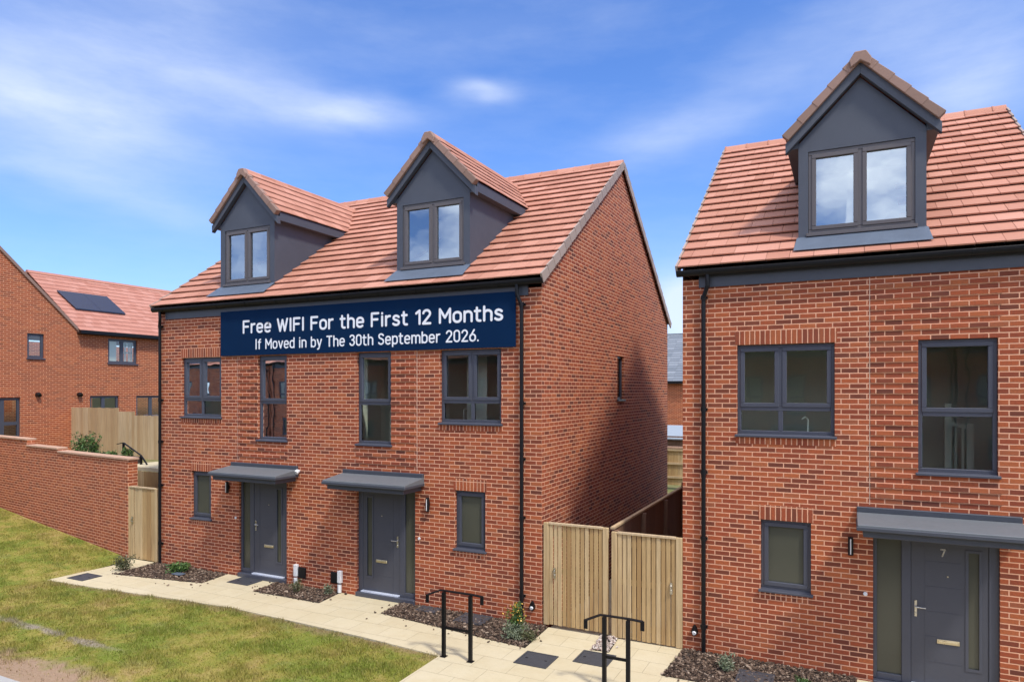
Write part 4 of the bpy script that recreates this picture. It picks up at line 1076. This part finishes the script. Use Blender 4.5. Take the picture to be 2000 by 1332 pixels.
# far garden fence and shed seen through the gap --------------------------------------------
fe = empty('panel_fence', (-7.2, 30, 0)); b_ = MB(); boards(b_, -5, 5, .05, 1.66, .14, .02, jit=.003); b_.build('board_panel', 'wood', fe)
for zz in (.35, .95, 1.55):
    c_ = MB(); c_.box(-5, 5, -.04, .018, zz, zz + .09); c_.build('rail', 'wood_grey', fe)
c_ = MB(); c_.box(-5, 5, -.05, .06, 1.661, 1.74); c_.build('capping_rail', 'cream', fe)
tag(fe, "pale panel fence with three rails seen through the gap between the houses", "fence")
sh = empty('garden_shed', (-8.2, 33, 0)); b_ = MB(); boards(b_, -1.6, 2.6, 0, 2.0, .14, 0); b_.box(-1.6, 2.6, .03, 2.2, 0, 1.98); b_.build('wall', 'wood_d', sh)
r_ = MB(); r_.hexa([(-1.75, -.15, 1.84), (2.75, -.15, 1.84), (2.75, 2.3, 2.35), (-1.75, 2.3, 2.35), (-1.75, -.15, 1.90), (2.75, -.15, 1.90), (2.75, 2.3, 2.41), (-1.75, 2.3, 2.41)]); r_.build('roof', 'concrete_grey', sh)
tag(sh, "low grey-roofed shed just above the fence in the gap between the houses", "shed")
hd = empty('brick_slate_house', (-9, 42, 0)); b_ = MB()
b_.quad((-7, 0, 0), (6, 0, 0), (6, 0, 4.75), (-7, 0, 4.75))
for xx in (-7, 6): b_.poly([(xx, 0, 0), (xx, 9.2, 0), (xx, 9.2, 4.75), (xx, 4.6, 7.9), (xx, 0, 4.75)])
b_.quad((-7, 9.2, 0), (6, 9.2, 0), (6, 9.2, 4.75), (-7, 9.2, 4.75)); b_.build('wall', 'brick_far', hd, recalc=False)
s_ = MB()
for side in (0, 1):
    for k in range(20):
        a0, a1 = k / 20, (k + 1) / 20 + .012
        y0, y1 = -.2 + a0 * 4.8, -.2 + a1 * 4.8; z0, z1 = 4.72 + a0 * 3.28, 4.72 + a1 * 3.28
        if side: y0, y1 = 9.2 - y0, 9.2 - y1
        q = -7.1
        while q < 6.1:
            r_ = min(q + .6, 6.1); s_.hexa([(q, y0, z0 + .03), (r_ - .006, y0, z0 + .03), (r_ - .006, y1, z1), (q, y1, z1), (q, y0, z0 + .06), (r_ - .006, y0, z0 + .06), (r_ - .006, y1, z1 + .03), (q, y1, z1 + .03)]); q += .6
s_.build('roof', 'slate', hd)
g_ = MB(); g_.box(-7.1, 6.1, -.34, -.2, 4.62, 4.78); g_.build('gutter', 'gutter', hd)
tag(hd, "distant brick house with a grey slate roof seen through the gap between the houses", "house")

# ------------------------------------------------------------------ garden wall at the left
ang = math.atan2(.14, -.99)
gw = empty('garden_wall', (-16.08, 11.10, 0), ang - math.pi)
b_ = MB(); segs = [(0, 3.84, 2.44), (3.84, 5.87, 2.52), (5.87, 13.0, 2.70)]
for (a0, a1, zt) in segs: b_.box(-a1 + .001, -a0, 0, .215, -.5, zt)
b_.box(-.44, .006, -.012, .228, -.5, 2.4395)
b_.build('wall', 'brick_wall', gw)
c_ = MB()
for (a0, a1, zt) in segs:
    q = a0
    while q < a1 - .05:
        e2 = min(q + .6, a1); c_.box(-e2 + .004, -q - .002 + (.05 if q == 0 else 0), -.035, .25, zt + .002, zt + .058); q += .6
c_.build('coping', 'cream', gw, bevel=.008)
tag(gw, "red brick garden retaining wall with stepped cream coping beside the lawn", "wall")

# raised garden behind the wall
def flat(name, p, z0, z1, mat): return tag(slab(name, [p], z0, z1, mat), kind='structure')
flat('raised_terrace', [(-18.6, 11.65), (-32, 13.55), (-32, 40), (-17.05, 40), (-17.05, 14.6), (-18.6, 14.6)], -.2, 1.72, 'earth')
flat('planting_bed', [(-18.3, 11.70), (-24.5, 12.62), (-24.6, 13.6), (-18.55, 13.2)], 1.0, 2.25, 'soil')
flat('side_landing', [(-18.52, 12.50), (-15.05, 12.50), (-15.05, 15.2), (-18.52, 15.2)], 1.96, 2.06, 'slab')
tf = empty('timber_retaining_fence', (-17.0, 12.44, 0)); b_ = MB(); boards(b_, -1.4, 1.55, 0, 1.96, .15, 0, jit=.003); b_.build('board_panel', 'wood', tf)
c_ = MB(); c_.box(1.56, 1.66, -.03, .06, 0, 1.99); c_.build('post', 'gutter', tf)
tag(tf, "short timber fence panel standing behind the side gate below a paved landing", "fence")

e_ = empty('stair_handrail', (-18.75, 12.95, 2.05))
for (x, z) in ((-.22, .60), (.56, .26)):
    p = MB(); p.box(x - .025, x + .025, -.025, .025, -.1 if x < 0 else -.12, z); p.build('post', 'black', e_)
r_ = MB(); r_.bar((-.50, 0, .56), (-.22, 0, .61), .045, .02); r_.bar((-.22, 0, .61), (.56, 0, .27), .045, .02); r_.bar((.56, 0, .27), (.82, 0, .02), .045, .02); r_.bar((-.22, 0, .22), (.56, 0, -.1), .03, .02); r_.build('rail', 'black', e_)
tag(e_, "small sloping black handrail above the end of the garden wall", "handrail")

fe = empty('garden_fence', (-24.6, 16.3, 1.7)); b_ = MB()
x = -2.42
while x < 5.2:
    zt = 1.84 if x < .3 else (1.72 if x < 1.3 else 1.58)
    b_.box(x + .003, x + .147, random.uniform(-.004, .004), .022, .02, zt + random.uniform(-.012, .012)); x += .15
b_.build('board_panel', 'wood_grey', fe)
c_ = MB()
for zz in (.4, 1.3): c_.box(-2.4, 5.2, .024, .07, zz, zz + .09)
c_.build('rail', 'wood_grey', fe)
tag(fe, "pale vertical-board garden fence with a stepped top in front of the left house", "fence")

# ------------------------------------------------------------------ the house at the left
XC = -27.0
hc = empty('brick_gabled_house', (XC, 20, 1.6))
def L3(y, z, x=0.0): return (x, y - 20, z - 1.6)
wins = [(14.71, 15.30, 5.39, 6.30), (17.77, 19.04, 5.31, 6.31), (13.05, 14.48, 2.46, 3.93), (17.03, 18.23, 2.55, 3.98), (19.0, 20.35, 2.55, 3.97)]
b_ = MB(); EY, EZ, GS = 16.51, 6.60, .963
wall_holes(b_, lambda a_, c2: L3(a_, c2), 7.6, 32.0, 1.0, EZ, wins)
b_.poly([L3(EY, EZ), L3(12.05, EZ + (EY - 12.05) * GS), L3(7.6, EZ)])
for (p, q, z0, z1) in wins:
    for A, B in (((p, z0), (p, z1)), ((q, z0), (q, z1)), ((p, z1), (q, z1)), ((p, z0), (q, z0))):
        b_.quad(L3(A[0], A[1]), L3(B[0], B[1]), L3(B[0], B[1], -.12), L3(A[0], A[1], -.12))
b_.poly([L3(32, 1), L3(32, 1, -6.8), L3(32, EZ, -6.8), L3(32, 9.0, -3.4), L3(32, EZ)])
b_.quad(L3(7.6, 1), L3(7.6, 1, -9), L3(7.6, EZ, -9), L3(7.6, EZ)); b_.quad(L3(7.6, 1, -9), L3(32, 1, -9), L3(32, EZ, -9), L3(7.6, EZ, -9))
b_.build('wall', 'brick_far', hc, recalc=False)
pz = MB(); pzs = .727
NCr = 14; gl = 3.55 / NCr
for side in (0, 1):
    for k in range(NCr):
        d0, d1 = k * gl, (k + 1) * gl + .03
        xa, xb = .2 - d0, .2 - d1; za, zb2 = 6.50 + d0 * pzs, 6.50 + d1 * pzs
        if side: xa, xb = -7.0 + d0, -7.0 + d1
        y = 16.4 - (.15 if k % 2 else 0) - (d0 * 0)
        lo = EY + .02
        while y < 32.2:
            p, r_ = max(y, lo if side == 0 else lo), min(y + .33, 32.2); y += .33
            if r_ - p < .02: continue
            pz.hexa([L3(p + .002, za + .03, xa), L3(r_ - .002, za + .03, xa), L3(r_ - .002, zb2, xb), L3(p + .002, zb2, xb), L3(p + .002, za + .055, xa), L3(r_ - .002, za + .055, xa), L3(r_ - .002, zb2 + .022, xb), L3(p + .002, zb2 + .022, xb)])
rf = pz.build('roof', 'tile_far', hc)
r_ = MB(); r_.prism([(-3.35 - .13, 9.05 - 1.6), (-3.35 - .05, 9.17 - 1.6), (-3.35 + .05, 9.17 - 1.6), (-3.35 + .13, 9.05 - 1.6)], EY - 20, 12.2, 'y')
r_.build('ridge_tiles', 'tile_far', rf)
# cross wing roof and verge
c_ = MB()
for sgn in (-1, 1):
    y0, y1 = 12.05, 12.05 + sgn * 4.56; z0, z1 = EZ + 4.46 * GS + .12, EZ - .02
    c_.hexa([L3(y0, z0 - .14, .06), L3(y1, z1 - .14, .06), L3(y1, z1 - .14, -9), L3(y0, z0 - .14, -9), L3(y0, z0, .06), L3(y1, z1, .06), L3(y1, z1, -9), L3(y0, z0, -9)])
c_.build('cross_wing_roof', 'verge', hc)
g_ = MB(); g_.box(.2, .32, EY - 20 - .02, 12.2, 6.42 - 1.6, 6.55 - 1.6); g_.box(.0, .2, EY - 20 + .0, 12.2, 6.40 - 1.6, 6.44 - 1.6); g_.build('gutter', 'gutter', hc)
mus = [None, 18.40, 13.9, 17.6, 19.7]; trs = [None, None, 3.0, None, None]
for (p, q, z0, z1), mu, tr in zip(wins, mus, trs):
    f = MB(); fw = .09; xx = -.06
    def fb_(y0, y1, a_, c2): f.box(xx - .06, xx, y0 - 20, y1 - 20, a_ - 1.6, c2 - 1.6)
    fb_(p, q, z0, z0 + fw); fb_(p, q, z1 - fw, z1); fb_(p, p + fw, z0 + fw, z1 - fw); fb_(q - fw, q, z0 + fw, z1 - fw)
    if mu: fb_(mu - .07, mu + .07, z0 + fw, z1 - fw)
    if tr: fb_(p + fw, mu - .07, tr - .06, tr + .06); fb_(mu + .07, q - fw, tr - .06, tr + .06)
    w_ = f.build('window', 'frame', hc)
    g_ = MB(); g_.quad(L3(p + fw, z0 + fw, xx - .03), L3(q - fw, z0 + fw, xx - .03), L3(q - fw, z1 - fw, xx - .03), L3(p + fw, z1 - fw, xx - .03)); g_.build('pane', 'glass', w_)
    s_ = MB(); s_.box(-.1, .05, p - 20.03, q - 19.97, z0 - 1.65, z0 - 1.605); s_.build('sill', 'frame', w_)
    rr = MB()
    for zz in (z0 - .2, z1 + .2): rr.quad(L3(p - .3, zz, -.3), L3(q + .3, zz, -.3), L3(q + .3, zz, -2.5), L3(p - .3, zz, -2.5))
    rr.quad(L3(p - .3, z0 - .2, -2.5), L3(q + .3, z0 - .2, -2.5), L3(q + .3, z1 + .2, -2.5), L3(p - .3, z1 + .2, -2.5)); rr.build('room', 'room', w_, recalc=False)
# blind and curtain in the upper window
k_ = MB(); k_.box(-.22, -.20, 17.88 - 20, 18.25 - 20, 5.4 - 1.6, 6.22 - 1.6); k_.build('curtain', 'curtain', hc)
k_ = MB()
for yy in (18.5, 18.62, 18.80, 18.9): k_.box(-.24, -.22, yy - 20, yy + .06 - 20, 5.4 - 1.6, 6.22 - 1.6)
k_.box(-.24, -.22, 18.47 - 20, 18.98 - 20, 6.02 - 1.6, 6.2 - 1.6); k_.box(-.24, -.22, 18.47 - 20, 18.98 - 20, 5.75 - 1.6, 5.80 - 1.6); k_.build('blind', 'curtain', hc)
for yv in (15.06, 16.59):
    v_ = MB(); v_.tube([L3(yv, 4.03, .0), L3(yv, 4.03, .10), L3(yv, 4.0, .16)], [.085, .085, .07], 12); v_.build('flue_vent', 'gutter', hc)
v_ = MB()
def PR(y, dx, h): return L3(y, 6.50 + dx * pzs + h, .2 - dx)
for (y0, y1) in ((16.98, 18.035), (18.045, 19.1)):
    dx0, dx1 = 1.22, 2.30
    v_.hexa([PR(y0 + .12, dx0, .10), PR(y1 + .12, dx0, .10), PR(y1, dx1, .10), PR(y0, dx1, .10), PR(y0 + .12, dx0, .14), PR(y1 + .12, dx0, .14), PR(y1, dx1, .14), PR(y0, dx1, .14)])
v_.build('solar_panel', 'pv', rf)
tag(hc, "red brick gabled house with solar panels on its roof at the left edge", "house")

# ------------------------------------------------------------------ plants
def plant(name, x, y, z, r_, h_, n, leaf, label, cat='plant', flower=None, nf=0, stems=6, lsz=.05, group=None, upright=False):
    e_ = empty(name, (x, y, z)); lv_ = MB(); st = MB()
    tips = []
    for k in range(stems):
        an = random.uniform(0, 6.28); rr = r_ * random.uniform(.1, .75); hh = h_ * random.uniform(.55, 1)
        tip = Vector((rr * math.cos(an), rr * math.sin(an), hh)); tips.append(tip)
        st.tube([(tip.x * .15, tip.y * .15, -.03), (tip.x * .55, tip.y * .55, hh * .5), tip], [.009, .006, .003], 5)
    st.build('stem', 'stem', e_)
    for k in range(n):
        tp = random.choice(tips); f = random.uniform(.15, 1.05) ** .8
        sp = (.30 if upright else .55) * r_ * (1.25 - .6 * f)
        c_ = Vector((tp.x * f, tp.y * f, tp.z * f)) + Vector((random.gauss(0, sp * .5), random.gauss(0, sp * .5), random.gauss(0, h_ * .06)))
        c_.z = max(.01, c_.z)
        s_ = lsz * random.uniform(.5, 1.2); d1 = Vector((random.gauss(0, 1), random.gauss(0, 1), random.gauss(.5, .7))).normalized(); d2 = d1.cross(Vector((random.gauss(0, 1), random.gauss(0, 1), random.gauss(0, 1)))).normalized()
        lv_.quad(c_ - d1 * s_, c_ + d2 * s_ * .32, c_ + d1 * s_, c_ - d2 * s_ * .32)
    lv_.build('foliage', leaf, e_, recalc=False)
    if flower:
        fl_ = MB()
        for k in range(nf):
            tp = random.choice(tips); c_ = tp * random.uniform(.85, 1.1) + Vector((random.gauss(0, r_ * .22), random.gauss(0, r_ * .22), random.gauss(0, h_ * .08)))
            for _ in range(3):
                d1 = Vector((random.gauss(0, 1), random.gauss(0, 1), random.gauss(0, 1))).normalized(); d2 = d1.cross(Vector((.3, .5, .8))).normalized(); s_ = random.uniform(.012, .022)
                fl_.quad(c_ - d1 * s_, c_ + d2 * s_, c_ + d1 * s_, c_ - d2 * s_)
        fl_.build('flower_head', flower, e_, recalc=False)
    return tag(e_, label, cat, group)


plant('flowering_plant', -5.03, 10.44, .01, .24, .55, 900, 'leaf_green', "green plant with yellow flowers in the bark bed beside the black downpipe", flower='flower', nf=70, stems=14, lsz=.035, upright=True)
plant('low_grey_shrub', -4.98, 10.33, .01, .28, .26, 900, 'leaf_grey', "low grey-leaved shrub at the foot of the yellow flowering plant", stems=12, lsz=.03)
plant('low_grass_tuft', -4.78, 10.35, .01, .22, .18, 400, 'leaf_olive', "low olive tuft at the corner of the bark bed by the left gate leaf", stems=9, lsz=.035)
plant('small_shrub', -15.05, 10.30, .0, .26, .34, 700, 'leaf_olive', "small rounded shrub with a dark stem beside the side gate path", 'shrub', stems=9, lsz=.035)
plant('leafy_plant', -13.75, 10.72, .01, .30, .22, 700, 'leaf_green', "bright green leafy plant in the bark bed below the left downpipe", stems=9, lsz=.045)
plant('small_bedding_plant', -10.20, 10.75, .01, .17, .26, 320, 'leaf_olive', "spindly olive plant in the bed between the doors, left of the other", stems=7, lsz=.03)
plant('small_bedding_plant', -9.50, 10.90, .01, .15, .22, 260, 'leaf_grey', "small grey-green plant at the foot of the white duct by the right-hand door", stems=7, lsz=.03)
plant('small_bedding_plant', -1.62, 10.55, .01, .20, .22, 420, 'leaf_grey', "small grey-green plant in the bark bed of the right-hand house", stems=8, lsz=.03)
plant('small_bedding_plant', -.55, 10.45, .01, .16, .12, 260, 'leaf_green', "low green weed at the bottom right among bark chips", stems=7, lsz=.03)
for (x, y, r_, h_, n, lab) in ((-20.55, 12.75, .36, .66, 500, "tallest green weed clump with rusty seed heads behind the garden wall"), (-19.8, 12.62, .25, .62, 350, "second weed clump with rusty tips behind the garden wall, right of the tallest"), (-19.2, 12.6, .36, .20, 400, "low green weeds behind the middle of the garden wall coping"),
                               (-18.75, 12.9, .2, .30, 200, "green weeds by the post of the small sloping handrail"), (-18.1, 13.9, .18, .40, 220, "dark green weeds between the sloping handrail and the left house corner")):
    plant('weed_clump', x, y, 2.22 if y < 13 else 2.03, r_, h_, n, 'leaf_green', lab, 'weeds', flower='seedhead' if h_ > .6 else None, nf=26, stems=12, lsz=.06, group='weeds behind the garden wall')
# white marker plate in the far bed
a = MB(); a.box(-.14, .14, -.08, .08, .03, .045); a.box(-.02, .02, -.02, .02, -.05, .03); o = a.build('utility_plate', 'lead', loc=(-13.5, 10.52, .02), bevel=.004); tag(o, "small pale plate lying in the bark bed next to the bright green plant", "plate")

# ------------------------------------------------------------------ the street behind the camera, seen only in the glass
for hx, lab in ((9.5, "red brick pair across the street, nearest end of the row, mirrored in the tall window"), (-.75, "red brick pair of houses across the street, mirrored in the nearest windows"),
                (-11.0, "red brick pair of houses across the street, third along, mirrored in the glass"), (-21.25, "red brick pair of houses across the street, fourth along, mirrored in the glass"),
                (-31.5, "red brick pair of houses across the street, fifth along, mirrored in the glass"), (-41.75, "red brick pair of houses across the street, farthest along, mirrored in the glass")):
    ho = copy_tree(hA); ho.location = (hx, -13.5, -.05); ho.rotation_euler.z = math.pi
    ho['label'] = lab; ho['group'] = 'houses across the street'
